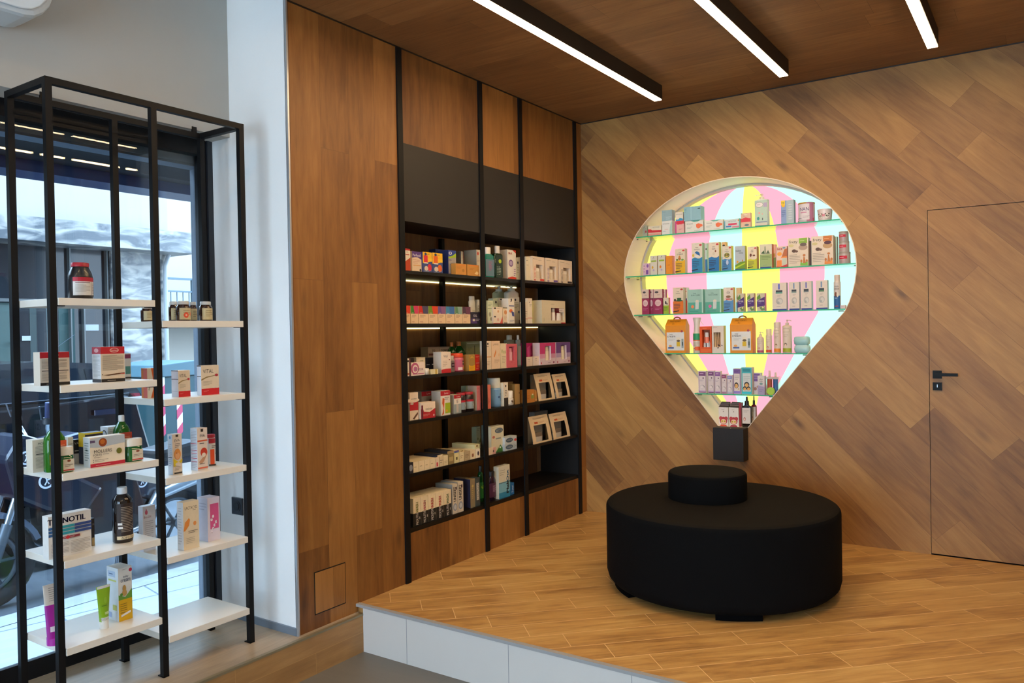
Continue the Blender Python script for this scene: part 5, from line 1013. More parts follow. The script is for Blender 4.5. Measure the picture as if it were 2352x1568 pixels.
vs_item(z, 1731.5, 1764, 444.5, .02, 'pump_bottle', 'big clear mint pump bottle with a scalloped label on the top glass shelf', 'bottle', wall='B', body='cfdcd0', clear=False, cap='e4dccc', kind='pump', hc=.83, hs=.80, nw=.5, cw=.34, ry=.022, n=4, band=(.02,.79), lcol='b9d4c4', deco=[(E_,.35,.83,.32,.11,'4a4a4c'),(E_,.35,.83,.30,.10,'e9e4e2'),(Ln,0.125,0.575,0.81,0.85,1,'6a6a6c'),(R,.7,.72,1,.9,'b4a8c8'),(E_,.25,.28,.11,.07,'3f9c94'),(E_,.62,.25,.04,.05,'3a3f48'),(E_,.35,.5,.08,.04,'e8a8a0'),(E_,.6,.45,.05,.03,'eab0a0'),(R,.1,.12,1,.15,'7a80a8'),(R,0,0,1,.10,'d8d0c0')])
bb_(z, 1793.5, 1823, 459.5, .02, 'tall blue-grey box with a yellow spot in the top corner', 'a9bcc6', [(R,0,0,.42,1,'8aa2d0'),(R,0,.80,.32,1,'f0d23a'),(E_,.18,.78,.13,.07,'eebc1c'),(T_,'Fill',.16,.9,.07,K_,.25),(Ln,0.05,0.35,0.306,0.594,4,'3a4f8c')]+[(E_,.72,.2+.1*i,.16,.03,'c2d0d4') for i in range(7)], d=.045, R=[(R,0,0,1,1,'7f97a4')])
put('B', z, 1828.6, 1867, 464, .02, tin, 'formula_tin', 'round formula tin with a gold lid and large dark lettering', 'tin', None, body='d8ccd4', lid='b8862a', lh=.07, deco=[(R,.6,0,1,.99,'b87a9a'),(R,.1,.12,.75,.92,'dcd6dc'),(T_,'NAN',.48,.66,.17,'2c2a66',.46),(R,.28,.46,.6,.52,'c88aa8'),(Ln,.4,.8,.22,.34,2,'9a90a0'),(Ln,0.02,0.47,0.165,0.235,1,'3a3a6a'),(Pg,[(0,0),(1,0),(1,.22),(.7,.10),(.4,.07),(0,.12)],'b83a62')])
def panda(cx, cy, r):
    return [(E_,cx-.8*r,cy+1.35*r,.3*r,.45*r,'2a2420'),(E_,cx+.8*r,cy+1.35*r,.3*r,.45*r,'2a2420'),(E_,cx,cy,r,1.5*r,'f2ebe0'),(E_,cx-.38*r,cy+.2*r,.26*r,.5*r,'2a2420'),(E_,cx+.38*r,cy+.2*r,.26*r,.5*r,'2a2420'),(E_,cx,cy-.5*r,.14*r,.2*r,'2a2420')]
put('B', z, 1873, 1908.5, 479, .02, tin, 'panda_tub', 'tapered white tub with two black and white panda faces', 'tub', None, body='e6d8d4', lid='ead8d4', lh=.06, taper=.84, deco=[(R,.38,.35,.62,.55,'d88a96')]+panda(.30,.38,.13)+panda(.72,.38,.13))
z = BZ[1]
bb_(z, 1476.5, 1492, 604.5, .03, 'low pink and lilac box at the left end of the second glass shelf', 'd8b8c8', [(Ln,.1,.3,.2,.9,3,'a07a90'),(E_,.7,.78,.16,.14,'8a5aa8'),(R,.45,.1,.8,.45,'7a4a98')], d=.045)
for k,(a,b,y) in enumerate(((1493.2,1508.5,587.3),(1511,1527,585.3))):
    bb_(z, a, b, y, .025, ('slim grey carton with a green word, left of two','slim grey carton with an orange bear, right of two')[k], 'd8d4c4', [(E_,.5,.93,.06,.02,'4a4a48'),(R,.15,.68,.9,.76,'9ab83a'),(Ln,.3,.75,.82,.88,1,'9a9a90'),(E_,.35,.4,.14,.07,('e0b03a','e8842a')[k]),(E_,.5,.25,.14,.05,'b8a8c8')], d=.035, grp='slim grey cartons on the second glass shelf')
bb_(z, 1529.5, 1544, 587.5, .025, 'plain orange carton left of the yellow baby cream box', 'e89420', [(Ln,.25,.8,.45,.55,1,'b8641a'),(Ln,.7,.85,.1,.4,4,'c86a1a')], d=.045, side='f0a060')
def baby(title, base, animal, frac=.5, extra=()):
    return [(R,0,0,1,frac,base),(Pg,[(0,frac),(.3,frac+.04),(.7,frac-.02),(1,frac+.05),(1,frac-.05),(0,frac-.05)],base),(Ln,.3,.8,.95,.97,1,'8a8070'),(T_,'baby',.5,.84,.05,K_,.5),(T_,title,.5,.775,.05,K_,.8),(E_,.85,.92,.13,.035,'c83a3a')]+list(animal)+[(Ln,.08,.7,frac*.35,frac*.85,4,'3a3a50'),(Pg,[(0,.05),(.6,.09),(.6,.12),(0,.09)],'2a2830')]+list(extra)
bear = [(E_,.45,.60,.14,.07,'b8742e'),(E_,.45,.68,.09,.045,'c8843a'),(E_,.2,.56,.1,.04,'5a7a2a'),(E_,.75,.55,.14,.04,'6a9a3a')]
dolph = [(Pg,[(.3,.68),(.5,.72),(.75,.66),(.8,.55),(.65,.58),(.45,.62)],'2a6aa8'),(E_,.15,.58,.1,.05,'e0c03a'),(E_,.5,.55,.2,.03,'e8e8e4')]
dog = [(E_,.55,.68,.16,.06,'e2d8c4'),(E_,.68,.69,.07,.04,'8a4a2a'),(E_,.5,.61,.12,.05,'d8ccb4')]
owl = [(E_,.5,.62,.3,.10,'6a7a2a'),(E_,.5,.62,.22,.07,'c8b04a'),(E_,.4,.63,.09,.03,'2a2420'),(E_,.62,.63,.09,.03,'2a2420')]
bb_(z, 1550.5, 1573, 571, .02, 'yellow baby cream box with a small bear, second glass shelf', 'e6d8c0', baby('cream','e8b41a',bear), d=.045, side='e4b8a8')
bb_(z, 1588.5, 1612.5, 557.5, .02, 'blue baby shampoo box with a leaping dolphin', 'e4dccb', baby('shampoo','2f86b8',dolph,.47), d=.05, side='b8d8cc', grp='blue baby care boxes')
bb_(z, 1619, 1624.5, 558.5, .07, 'sliver of a mint and blue box between two blue baby boxes', 'c2d4c8', [(R,0,0,1,.45,'2a78a8'),(E_,.5,.8,.3,.03,'5a3a3a')], d=.04)
bb_(z, 1627, 1651, 556, .02, 'blue baby bath box with a small dog', 'e4d8c4', baby('bath',  '2676b4',dog,.47), d=.05, side='d8dc8a', grp='blue baby care boxes')
bb_(z, 1657.5, 1667, 555.5, .08, 'peach topped box standing behind the owl box', 'e8b47a', [(E_,.5,.88,.3,.03,K_),(R,0,0,1,.5,'2a6a9a')], d=.04)
bb_(z, 1659, 1679.6, 564.5, .02, 'blue baby lotion box with a round green owl', 'ded6c2', baby('lotion','4a8ac0',owl,.45,[(E_,.55,.33,.14,.1,'b8c8e4')]), d=.045, side='dcd86a', grp='blue baby care boxes')
bb_(z, 1687.8, 1711, 564.5, .02, 'silver and green box with loose handwriting and a small yellow fox', 'b4c0c8', [(Pg,[(0,.0),(1,0),(1,.35),(.5,.33),(0,.2)],'6f9a1e'),(Pg,[(0,.12),(1,.3),(1,.24),(0,.05)],'b8d02a'),(T_,'bebe',.35,.80,.08,'2a3038'),(T_,'sleep',.6,.70,.08,'2a3038'),(E_,.25,.34,.1,.05,'e8a82a'),(E_,.75,.38,.06,.04,'c8883a'),(R,0,0,1,.04,'1f3f8c')], d=.04, side='c8cc4a')
bb_(z, 1716.5, 1738, 566, .02, 'yellow-green baby milk box with a brown monkey', 'e4d6bc', baby('milk','c4c82a',[(E_,.35,.62,.12,.07,'6a3424'),(E_,.7,.6,.14,.04,'7a4a34')],.42), d=.045, side='b4a83a')
bb_(z, 1744.5, 1772.5, 560.6, .02, 'green box with a tall plant drawing and a blue foot', 'ddd6bc', [(R,0,0,1,.58,'9fb474'),(Pg,[(.4,.6),(.42,.9),(.48,.92),(.5,.6)],'4f6f4a'),(Pg,[(.1,.62),(.35,.75),(.4,.6)],'3f5f3a'),(Pg,[(.5,.6),(.7,.75),(.85,.6)],'5a6a4a'),(Ln,.15,.9,.35,.52,3,'5f7a44'),(R,.05,.01,.95,.06,'1f4a9a'),(Ln,0.25,0.75,0.115,0.145,1,'3a5a8a')], d=.05, side='e0906a')
bb_(z, 1774.2, 1781.5, 561, .06, 'pinkish green edge of a box behind the plant box', 'e6b090', [(R,0,0,1,.45,'7f9a4a'),(E_,.5,.55,.3,.08,'c8a03a')], d=.03)
bb_(z, 1783, 1807.5, 565.5, .02, 'orange and white feeding box with a red foot and red lettering', 'e6c8b4', [(T_,'NUK',.35,.87,.10,'c81e3c',.5),(R,.6,.88,.85,.96,'7f98a8'),(E_,.3,.64,.22,.09,'f0a03a'),(Pg,[(.5,.5),(.75,.85),(1,.88),(1,.5)],'b8683a'),(Pg,[(.45,.45),(1,.45),(1,.52),(.45,.5)],'e88a2a'),(R,.05,.05,.5,.34,'ee8a3a'),(R,.55,.1,.95,.42,'c4ccb8'),(Pg,[(0,0),(1,0),(1,.14),(.4,.04),(0,.05)],'c8202f')], d=.045, side='d8a890')
for k,(a,b,y,c1,c2,l) in enumerate(((1809.8,1856,546.5,'8ab43a','b49a84','green'),(1863.5,1913,541.5,'c8742a','c09a6a','orange'))):
    bb_(z, a, b, y, .015, 'large cereal box with a giraffe and %s corner panel' % ('a green','an orange')[k], 'e2d2bc', [(R,.55,.80,.95,.99,c1),(T_,'frezy',.27,.86,.13,'1f1c1c',.5),(Ln,.6,.9,.86,.93,1,'d8e0a0' if k==0 else 'e8b47a'),(E_,.75,.66,.22,.10,c2),(E_,.76,.76,.17,.06,'6a5a50' if k==0 else '5a2f38'),(E_,.3,.55,.11,.06,'5a4032'),(E_,.42,.53,.08,.04,'6a4a3a'),(E_,.16,.74,.13,.05,'cfc48a'),(Ln,.06,.6,.10,.44,6,'9a8f7c'),(Pg,[(.60,.02),(.62,.16),(.72,.10),(.84,.10),(.96,.16),(.98,.02)],('7ab83a','e88a2a')[k]),(Pg,[(.74,.10),(.77,.34),(.81,.34),(.88,.10)],'c4762e'),(E_,.80,.38,.07,.035,'c4762e'),(E_,.66,.18,.05,.05,'c4762e'),(E_,.93,.18,.05,.05,'c4762e')], d=.055, side='d8c8b4', grp='large cereal boxes with a giraffe')
bb_(z, 1857.2, 1862.6, 553, .05, 'dark brown sliver of a box between the two cereal boxes', '5a3a34', [], d=.04)
bb_(z, 1916, 1922, 543, .07, 'brown and mint sliver of a box right of the orange cereal box', '7a4a3a', [(R,.5,0,1,1,'b8dcc0')], d=.04)
zt = z
for k,(a,b,y) in enumerate(((1924,1951,578.3),(1924.5,1948.5,553.8),(1924.3,1947,530.7))):
    zt = put('B', zt, a, b, y, .02, tin, 'milk_tin', 'round grey tin with a red label, %s of the stack' % ('bottom','middle','top')[k], 'tin', 'stacked round tins', body='b8aca4', lid='a49890', lh=.14, deco=[(R,.05,.42,.75,.68,'cf1f3a'),(Ln,0.15,0.65,0.48,0.62,1,'ecd8d8'),(Ln,.1,.7,.1,.34,3,'c88a90')])
z = BZ[2]
for k,(a,b,y,s,l) in enumerate(((1474,1490,664.3,.02,'magenta tube box, first from the left on the middle glass shelf'),(1491.2,1500,664,.05,'magenta tube box squeezed between two others, further back'),(1501,1521,663.7,.02,'widest magenta tube box, third from the left'),(1521.8,1528.5,664.2,.05,'pale topped magenta tube box, last of the four'))):
    bb_(z, a, b, y, s, l, '9c2a54', [(R,0,.64,1,1,'d8c0b0'),(E_,.35,.88,.22,.04,'4a4448'),(Ln,.4,.85,.74,.8,1,'8a7a78'),(R,0,.62,1,.645,'6a1a3a'),(E_,.5,.45,.36,.13,'e0c0bc'),(Ln,.2,.8,.38,.5,3,'b88a94'),(Ln,.15,.85,.16,.27,2,'c8789a')], d=.03, grp='magenta tube boxes')
bb_(z, 1523.5, 1535.5, 683.5, .015, 'small green box with a dark bird print, right of the magenta ones', '9cb82a', [(R,0,.52,1,1,'dcd2bc'),(E_,.45,.7,.16,.1,'3a3434'),(E_,.7,.62,.12,.06,'4a3a34'),(Ln,.1,.8,.15,.45,3,'6a8a1e')], d=.03, side='e08a6a')
bb_(z, 1545.5, 1569, 660, .02, 'orange kids box with a dark green hat drawing', 'e4d4bc', baby('lotion','e0761a',[(R,.4,.50,.8,.60,'2a5a34'),(E_,.6,.49,.36,.03,'2a5a34'),(E_,.2,.52,.1,.05,'4a2a24')],.46), d=.045, side='e0c0a8')
bb_(z, 1571, 1578, 660, .07, 'white and red sliver of a box behind the orange kids box', 'dccfc0', [(R,.4,0,1,.5,'c8401e'),(R,.3,.5,.9,.58,'4a2a6a'),(E_,.5,.85,.3,.03,'c84a4a')], d=.04)
mint = glassmat('mint_pouch', (0.55, 0.80, 0.72, 1), 0.15, 1.5)
for k,(a,b,y) in enumerate(((1580,1614.5,664.3),(1619.5,1656,663.3))):
    bb_(z, a, b, y, .02, ('mint green travel set with an orange dot, left of the pair','mint green travel set with a pink dot, right of the pair')[k], '9cc4b8', [(R,0,0,1,.45,'5aaa96'),(T_,'kids',.45,.83,.05,'2a4a48'),(T_,'SUN CARE',.5,.75,.06,'2a4a48',.7),(E_,.30,.27,.10,.07,('ee8a5a','d86aa0')[k]),(Pg,[(.48,.15),(.50,.52),(.72,.54),(.70,.16)],'c8d4d0'),(E_,.6,.5,.1,.05,'dcd0c0'),(Ln,.1,.9,.04,.10,1,'2a8a78'),(R,.92,0,1,1,'b8dcd0')], d=.05, side='8fc0b4', grp='mint green travel sets')
bb_(z, 1661.5, 1684, 659.7, .02, 'blue sun lotion box with a red boat drawing', 'e0d6c6', baby('sun','5a92c4',[(Pg,[(.2,.55),(.8,.55),(.65,.5),(.3,.5)],'c8403a'),(E_,.5,.62,.25,.05,'8a6a4a'),(E_,.8,.52,.14,.04,'a88a6a')],.45), d=.045, side='e2cf7a')
bb_(z, 1690.5, 1700, 660.5, .08, 'sandy topped box behind the first purple box', 'd8b888', [(R,0,0,1,.4,'3a6a8a'),(E_,.5,.6,.4,.1,'7a6a3a')], d=.04)
for k,(a,b,y,tx) in enumerate(((1694,1708.8,673.7,'AFTER'),(1716,1732,673.2,'AFTER'),(1738,1756.5,673,'CREDIN'))):
    bb_(z, a, b, y, .018, ('purple herb cream box, first of three','purple herb cream box, second of three','purple herb cream box with the widest front, third of three')[k], 'cfc2a8', [(Pg,[(0,.78),(.4,.95),(.5,.7),(0,.62)],'5f8a3a'),(Pg,[(0,.58),(1,.80),(1,.30),(0,.22)],'4c2a72'),(T_,tx,.5,.56,.09,'ece2f0',.8),(Ln,.2,.7,.42,.48,1,'b8a0cc'),(Pg,[(.3,.2),(.9,.28),(1,.05),(.6,.02)],'6a8a4a'),(E_,.75,.2,.12,.05,'e0d890')], d=.035, side='d87a9a' if k==2 else 'c8b890', grp='purple herb cream boxes')
for k,(a,b,y) in enumerate(((1773.5,1806,649.3),(1812,1835.6,647.3),(1840,1863.7,645.4),(1874,1900,643.5))):
    bb_(z, a, b, y, .02, ('beige laboratory box with a blue stripe, widest and first of four','beige laboratory box with a blue stripe, second of four','beige laboratory box with a blue stripe, third of four','beige laboratory box with a blue stripe, last of four standing apart')[k], 'd9cdbf', [(R,0,0,1,.055,'27348c'),(R,.42,.76,.54,.96,('5a6ac8','6a88b0','5a5ab0','6a88b0')[k]),(R,.25,.66,.72,.73,'2f3a42'),(R,.24,.61,.72,.66,('5f9a86','8a9a90','6f7a7c','4f7a54')[k]),(Ln,.35,.65,.50,.58,2,'a89a90'),(E_,.5,.34,.26,.12,'b8b4ac'),(E_,.55,.33,.16,.08,'cfcbc2'),(E_,.42,.28,.10,.05,'a8a8a2'),(Ln,.3,.7,.12,.16,1,'7a7068')], d=.04, side='c0c8cc', grp='beige laboratory boxes with a blue stripe')
vs_item(z, 1913, 1929, 630.8, .02, 'spray_can', 'white and blue spray can at the right end of the middle glass shelf', 'bottle', wall='B', body='d8ccc4', cap='d8c8bc', hc=.82, hs=.78, nw=.8, cw=.84, band=(.0,.77), lcol='d6ccc6', deco=[(R,0,0,1,.5,'245f9c'),(T_,'kids',.5,.86,.07,K_,.5),(T_,'lotion',.5,.77,.08,K_,.6),(E_,.4,.55,.16,.09,'7a4a3a'),(E_,.62,.55,.12,.1,'e8dccc'),(Ln,.25,.75,.38,.44,1,'c8dcec'),(R,.3,.08,.7,.12,'a83a4a')])
bb_(z, 1929.8, 1941, 700.5, .03, 'low pale pink box at the very end of the middle glass shelf', 'd8c4c4', [(Ln,.2,.9,.4,.8,2,'a8989c')], d=.04)
z = BZ[3]
for k,(a,b,y) in enumerate(((1527.5,1574,725.5),(1676,1727.5,722.5))):
    put('B', z, a, b, y, .02, gable, 'gable_box', ('orange gable gift box with a handle, left one on the fourth glass shelf','orange gable gift box with a handle, middle one on the fourth glass shelf')[k], 'gift box', 'orange gable gift boxes', col='e08e16', d=.075,
        deco=[(R,.07,.07,.93,.56,'dfe0dc'),(Pg,[(.8,.60),(.93,.56),(.93,.5),(.86,.56)],'c8d8d0'),(E_,.82,.585,.06,.03,'a83f4a'),(T_,'baby',.30,.50,.045,K_),(T_,'cream',.30,.445,.045,K_),(Ln,.15,.5,.33,.39,2,'a8a8a0'),(Pg,[(.55,.14),(.55,.42),(.74,.42),(.74,.14)],'e4dcc8'),(R,.56,.18,.73,.3,'d8b41e'),(E_,.65,.33,.09,.03,'6a5a3a'),(R,.8,.14,.9,.38,'8fa0a0'),(R,.82,.2,.88,.3,'4f5a5c'),(E_,.25,.19,.08,.03,'e0a860'),(R,.14,.12,.42,.16,'4a5f9a'),(T_,'FREZYDERM',.45,.855,.04,'5a2c10',.62),(T_,'Bio',.4,.79,.035,'6a3c18',.2)])
put('B', z, 1588.5, 1606, 729, .025, sprayer, 'trigger_sprayer', 'slim cream trigger sprayer bottle with green and orange bands', 'bottle', None, body='ddd2be', deco=[(R,0,.37,1,.55,'2f9a68'),(R,0,.34,1,.37,'e07a4a'),(R,.4,.07,1,.18,'e8642a'),(Ln,0.15,0.55,0.085,0.175,1,'e8642a'),(Ln,.2,.8,.2,.32,3,'b8a890')])
put('B', z, 1606.8, 1634, 749.3, .02, window_carton, 'gift_box', 'orange carton with a window showing an orange toy', 'box', None, col='e0560f', win=(.2,.22,.88,.87), inner=[(.5,.85,.35,'cfd0d0','e8e4e0'),(.5,.6,.85,'e87a5a','d8d0c8')], inside='9a4a1a', d=.045, deco=[(Ln,.1,.95,.02,.16,4,'f09050'),(Ln,0.25,0.75,0.915,0.945,1,'f0a070')])
put('B', z, 1635, 1662, 747.8, .02, window_carton, 'candle_box', 'white carton with a window showing a row of beige sticks', 'box', None, col='e0d4c6', win=(.14,.22,.74,.76), inner=[(.12,.18,1.0,'c8a070','c8a070'),(.37,.18,1.0,'d0a878','d0a878'),(.62,.18,1.0,'c8a070','c8a070'),(.87,.18,1.0,'d4b080','d4b080')], inside='a08058', d=.045, side='c8cc9c', deco=[(Pg,[(.45,.30),(.55,.32),(.68,.26),(.6,.25)],'4a3438'),(Pg,[(.42,.2),(.55,.22),(.58,.18),(.45,.17)],'4a3438'),(Pg,[(.76,.3),(.86,.29),(.94,.25),(.8,.27)],'4a3438'),(Ln,0.1,0.6,0.915,0.945,1,'9a8a80')])
def face(cx, cy, r, hair='8a3a2a'): return [(E_,cx,cy,r,r*.45,hair),(E_,cx,cy-.02,r*.7,r*.32,'ecc8ac')]
for a,b,y,nm,lab,kd,foot,hc_,hs_,nw_,cw_2,cap in ((1736.3,1752,762,'pump_bottle','shortest baby bottle with a slim pump and raspberry foot','pump','b8446a',.80,.68,.36,.42,'dccfae'),(1757,1770.7,755,'foam_bottle','pale bottle with a clear cap and red-orange foot','bottle','dc4a22',.76,.72,.9,.92,'e2d2b4'),(1775,1791,739.8,'shampoo_bottle','straight pale bottle with a tall cap and orange foot','bottle','e88a2e',.82,.80,.95,.97,'d8c4b4'),(1794.3,1815.5,734,'pump_bottle','tall pale pump bottle with an olive green foot','pump','a9b02e',.84,.80,.48,.40,'d4c0b0')):
    vs_item(z, a, b, y, .03, nm, lab+', fourth glass shelf', 'bottle', wall='B', body='ddc9b6', cap=cap, kind=kd, hc=hc_, hs=hs_, nw=nw_, cw=cw_2, base=1, n=2.0, band=(.03,hs_-.02), lcol='dfccba', deco=[(R,0,0,1,.15,foot),(R,.18,.80,.82,.94,'9a8a62'),(R,.20,.81,.80,.93,'e2d0bc'),(Ln,.25,.7,.58,.72,2,'b8a08c')]+face(.45,.30,.14,('a8403a','c8402a','6a4a1a','6a5a4a')[(a>1750)+(a>1770)+(a>1790)]))
zt = put('B', z, 1822, 1858, 792, .02, softpack, 'wipes_pack', 'soft pale blue wipes pack, lower of two stacked', 'pack', 'stacked wipes packs', col='a4ccd0', d=.07)
put('B', zt, 1821, 1857, 772.5, .02, softpack, 'wipes_pack', 'soft pale blue wipes pack, upper of two stacked', 'pack', 'stacked wipes packs', col='9cc8c8', d=.07)
z = BZ[4]
for k,(a,b,y,c,c2,l) in enumerate(((1603.5,1622,851.6,'7a4a78','c9a8cc','first'),(1625.3,1640,851,'7a4a78','c9a8cc','second'),(1641.2,1655,852,'8a5a98','c4a0c8','third'),(1656.6,1668.7,858.5,'9a4a70','d0a8c0','fourth'),(1670,1682.3,861,'8a90c4','c8c4d4','fifth'))):
    bb_(z, a, b, y, .02, 'slim toothpaste box with %s head band, %s from left, lowest glass shelf' % (('a plum','a plum','a violet','a rose','a lavender')[k], l), 'e0d0d0', [(R,.06,.02,.94,.96,c),(R,.1,.06,.9,.78,'dfd2d0'),(R,.1,.06,.9,.12,c2),(Ln,.2,.85,.84,.92,1,'d8b8d4'),(E_,.62,.68,.10,.03,'5a3a5a'),(Ln,.15,.7,.52,.62,2,'a898a8'),(E_,.45,.28,.25,.09,'cfc8c8'),(E_,.45,.27,.2,.06,'e8dcd8'),(Pg,[(.5,.38),(.7,.3),(.85,.2),(.75,.32)],'4a4448')], d=.03, grp='slim toothpaste boxes on the lowest glass shelf')
def girl(cx, cy, r, hair): return [(E_,cx,cy,r,r*.42,hair),(E_,cx,cy-.02,r*.72,r*.3,'e8b46a'),(E_,cx-.25*r,cy-.01,r*.08,r*.05,K_),(E_,cx+.25*r,cy-.01,r*.08,r*.05,K_)]
bb_(z, 1683.7, 1701, 846, .02, 'violet-framed box with a dark-haired child drawing, lowest glass shelf', 'dcd0cc', [(R,.04,.02,.96,.98,'7a5aa0'),(R,.12,.12,.88,.80,'dfd4cc'),(Ln,.15,.9,.85,.93,2,'4a2a5a'),(Ln,.2,.8,.55,.74,3,'a8a098'),(R,.04,.02,.96,.12,'9a80d0')]+girl(.42,.34,.28,'2a2422')+[(E_,.7,.2,.1,.03,'c8b078')], d=.045)
bb_(z, 1702.3, 1727, 843.5, .02, 'turquoise-framed box with three round-faced children drawn on it', 'd4dcd8', [(R,.03,.01,.97,.99,'4ab4ba'),(R,.12,.10,.88,.78,'d4d8d4'),(R,.15,.84,.85,.95,'2f8a96'),(Ln,.2,.8,.5,.7,3,'a0b0b0'),(R,.1,.01,.9,.09,'2fc8d8')]+girl(.5,.36,.24,'2a2422')+girl(.32,.22,.18,'2a2422')+girl(.68,.22,.18,'2a2422'), d=.05, side='ddd0bc')
bb_(z, 1729, 1747, 856, .06, 'purple banded box behind the lilac one', 'd8ccd0', [(R,0,.6,.9,.97,'7a5a98'),(Ln,.1,.9,.7,.9,2,'c8a8d0'),(E_,.3,.25,.2,.08,'a87a6a'),(E_,.6,.35,.12,.05,'c89a4a')], d=.04)
bb_(z, 1740, 1756, 862.8, .012, 'small lilac box with grey script in front of the purple banded one', 'c9bccc', [(R,0,.5,1,1,'d8d0cc'),(T_,'after',.5,.82,.07,K_),(T_,'bite',.5,.72,.07,K_),(E_,.5,.58,.24,.06,'7a9a98'),(Pg,[(0,.5),(1,.4),(1,0),(0,0)],'a89ab8'),(Ln,.2,.8,.15,.3,2,'7a6a90')], d=.035)
t0 = len(bpy.data.objects)
x_, y_, w__, h__, rz_ = place('B', 1758.5, 1788.5, 864.5, z, .03)
t = thing('travel_kit', 'clear travel bag with a red and a blue bottle on the lowest glass shelf', 'travel kit', (x_, y_, z+.0002), 0)
G().box(-w__/2, w__/2, 0, .04, 0, h__, glassmat('clear_bag', (0.92, 0.92, 0.9, 1), 0.1, 1.35)).build('clear_bag', t)
for cx, c, cap_, hh in ((-w__*.26, 'd8562e', 'e2c8b8', 1.32), (w__*.2, '3f78b8', 'e4c8b8', 1.22)):
    g = G(); r = w__*.18; g.loft([(0.001, r, .014), (h__*.86, r, .014), (h__*.95, r*.5, .008)], C(c, .3), cx=cx, cy=.02, n=3); g.loft([(h__*.95, r*.45, .008), (h__*hh, r*.38, .007)], C(cap_, .4), cx=cx, cy=.02); g.build('travel_bottle', t)
G().box(-w__/2, w__/2, -.001, .0, h__*.86, h__*.97, C('c8b0a4', .4)).build('bag_seam', t)
x_, y_, w__, h__, rz_ = place('B', 1760.5, 1779, 884.5, z, .004)
g = G(); r = w__/2; g.prism([(r*cos(2*pi*i/32), r+r*sin(2*pi*i/32)) for i in range(32)], 'y', 0, .012, C('9cc024', .35, coat=.4)); g.prism([(r*.8*cos(2*pi*i/32), r+r*.8*sin(2*pi*i/32)) for i in range(32)], 'y', -.0012, 0, C('a9cc34', .35))
P = front(w__, -.0014); paint(g, P, w__, 2*r, [(Ln,.25,.75,.62,.72,1,'5a7a1a')]); o = g.build('round_tin'); o.location = (x_, y_, z+.0002); tag(o, 'round lime green tin standing on edge before the clear travel bag', 'tin')
z = 0.7005
def redhead(k): return [(E_,.5,.30,.40,.20,'b8303a'),(E_,.22,.42,.18,.10,'c03a3e'),(E_,.78,.42,.18,.10,'c03a3e'),(E_,.5,.25,.28,.13,'f0c8a4'),(E_,.36,.26,.11,.05,'d8b82a'),(E_,.64,.26,.11,.05,'d8b82a'),(E_,.36,.26,.03,.02,K_),(E_,.64,.26,.03,.02,K_),(Pg,[(.1,0),(.25,.09),(.75,.09),(.9,0)],('d8502e','a8243c')[k])]
for k,(a,b) in enumerate(((1650.5,1672.5),(1674,1696))):
    x_, y_, w__, h__, rz_ = place('B', a, b, 935+k*.7, z, .03)
    t = bpy.data.objects.new('syrup_box', None); COL.objects.link(t); t.location = (x_, y_, z)
    g = G().box(-w__/2, w__/2, 0, .06, 0, h__, C('e6ddd4')); paint(g, front(w__), w__, h__, [(Ln,.3,.7,.86,.9,1,'7a6a68'),(E_,.5,.78,.06,.03,'a89890')]+redhead(k)); g.build('box_body', t)
    g = G(); g.add([(-w__/2, 0, h__), (w__/2, 0, h__), (w__*.46, .06, h__*1.26), (-w__*.46, .06, h__*1.26), (-w__/2, .06, h__), (w__/2, .06, h__)], [(0, 1, 2, 3), (4, 3, 2, 5), (0, 3, 4), (1, 5, 2)], C('33181c'))
    for q in (.3, .6): g.add([(-w__*.45, .06*q-.0004, h__*(1+.26*q)+.0004), (w__*.45, .06*q-.0004, h__*(1+.26*q)+.0004), (w__*.45, .06*q+.002, h__*(1+.26*q)+.009), (-w__*.45, .06*q+.002, h__*(1+.26*q)+.009)], [(0, 1, 2, 3)], C('6a5a5c'))
    g.build('sloped_lid', t)
    tag(t, ('boxed syrup with a red-haired girl in an orange top, at the bottom of the niche','boxed syrup with a red-hooded girl in a crimson top, at the bottom of the niche')[k], 'box', 'boxed syrups with a red-haired girl')
bb_(z, 1697, 1701.5, 925, .045, 'narrow crimson box beside the syrup boxes at the niche bottom', 'a01f2e', [], d=.05)
for k,(a,b,y,s,c) in enumerate(((1702.5,1725,911,.03,'1d1416'),(1724,1736,909.5,.10,'8f1f2c'))):
    vs_item(z, a, b, y, s, 'syrup_bottle', ('dark syrup bottle with a black dropper and a cream label','crimson syrup bottle with a black dropper behind the dark one')[k], 'bottle', wall='B', body=c, clear=True, cap='17150f', kind='dropper', hc=.72, hs=.66, nw=.42, cw=.46, ry=.014, n=4, grp='syrup bottles with droppers', band=(.12,.64), lcol='ddd2c8', deco=[(Ln,.15,.8,.7,.85,2,'9a8a84')]+[(E_,.28,.28,.14,.12,'a8504a'),(E_,.28,.26,.10,.08,'eac8b0')])

# ================================================================== goods on the display rack
def bw(z, xl, xr, yt, s, label, col, deco=(), d=None, grp=None, **kw):
    return bx(z, xl, xr, yt, s, label, col, deco, d=d, grp=grp, wall='W', **kw)
zl, zr = RS['L'], RS['R']
LINES = lambda a=.08, b=.9, c=.2, e=.7, n=14: (Ln,a,b,c,e,n,'7f766a')
vs_item(zl[0], 170.5, 223, 602, .10, 'supplement_jar', 'large black jar with a red lid and red-banded label on the rack', 'jar', wall='W', body='150f10', clear=False, cap='b01f30', kind='jar', hc=.895, hs=.62, nw=.66, cw=.72, band=(.10,.60), lcol='d8d4ce', deco=[(R,0,.78,1,1,'b81c34'),(R,.72,.05,.735,.75,K_),(R,.1,.70,.66,.73,'6a1a2c'),(Ln,.1,.66,.2,.62,6,'9a948e'),(Ln,.78,.92,.1,.7,7,'4a4446'),(R,0,.0,1,.045,K_)])
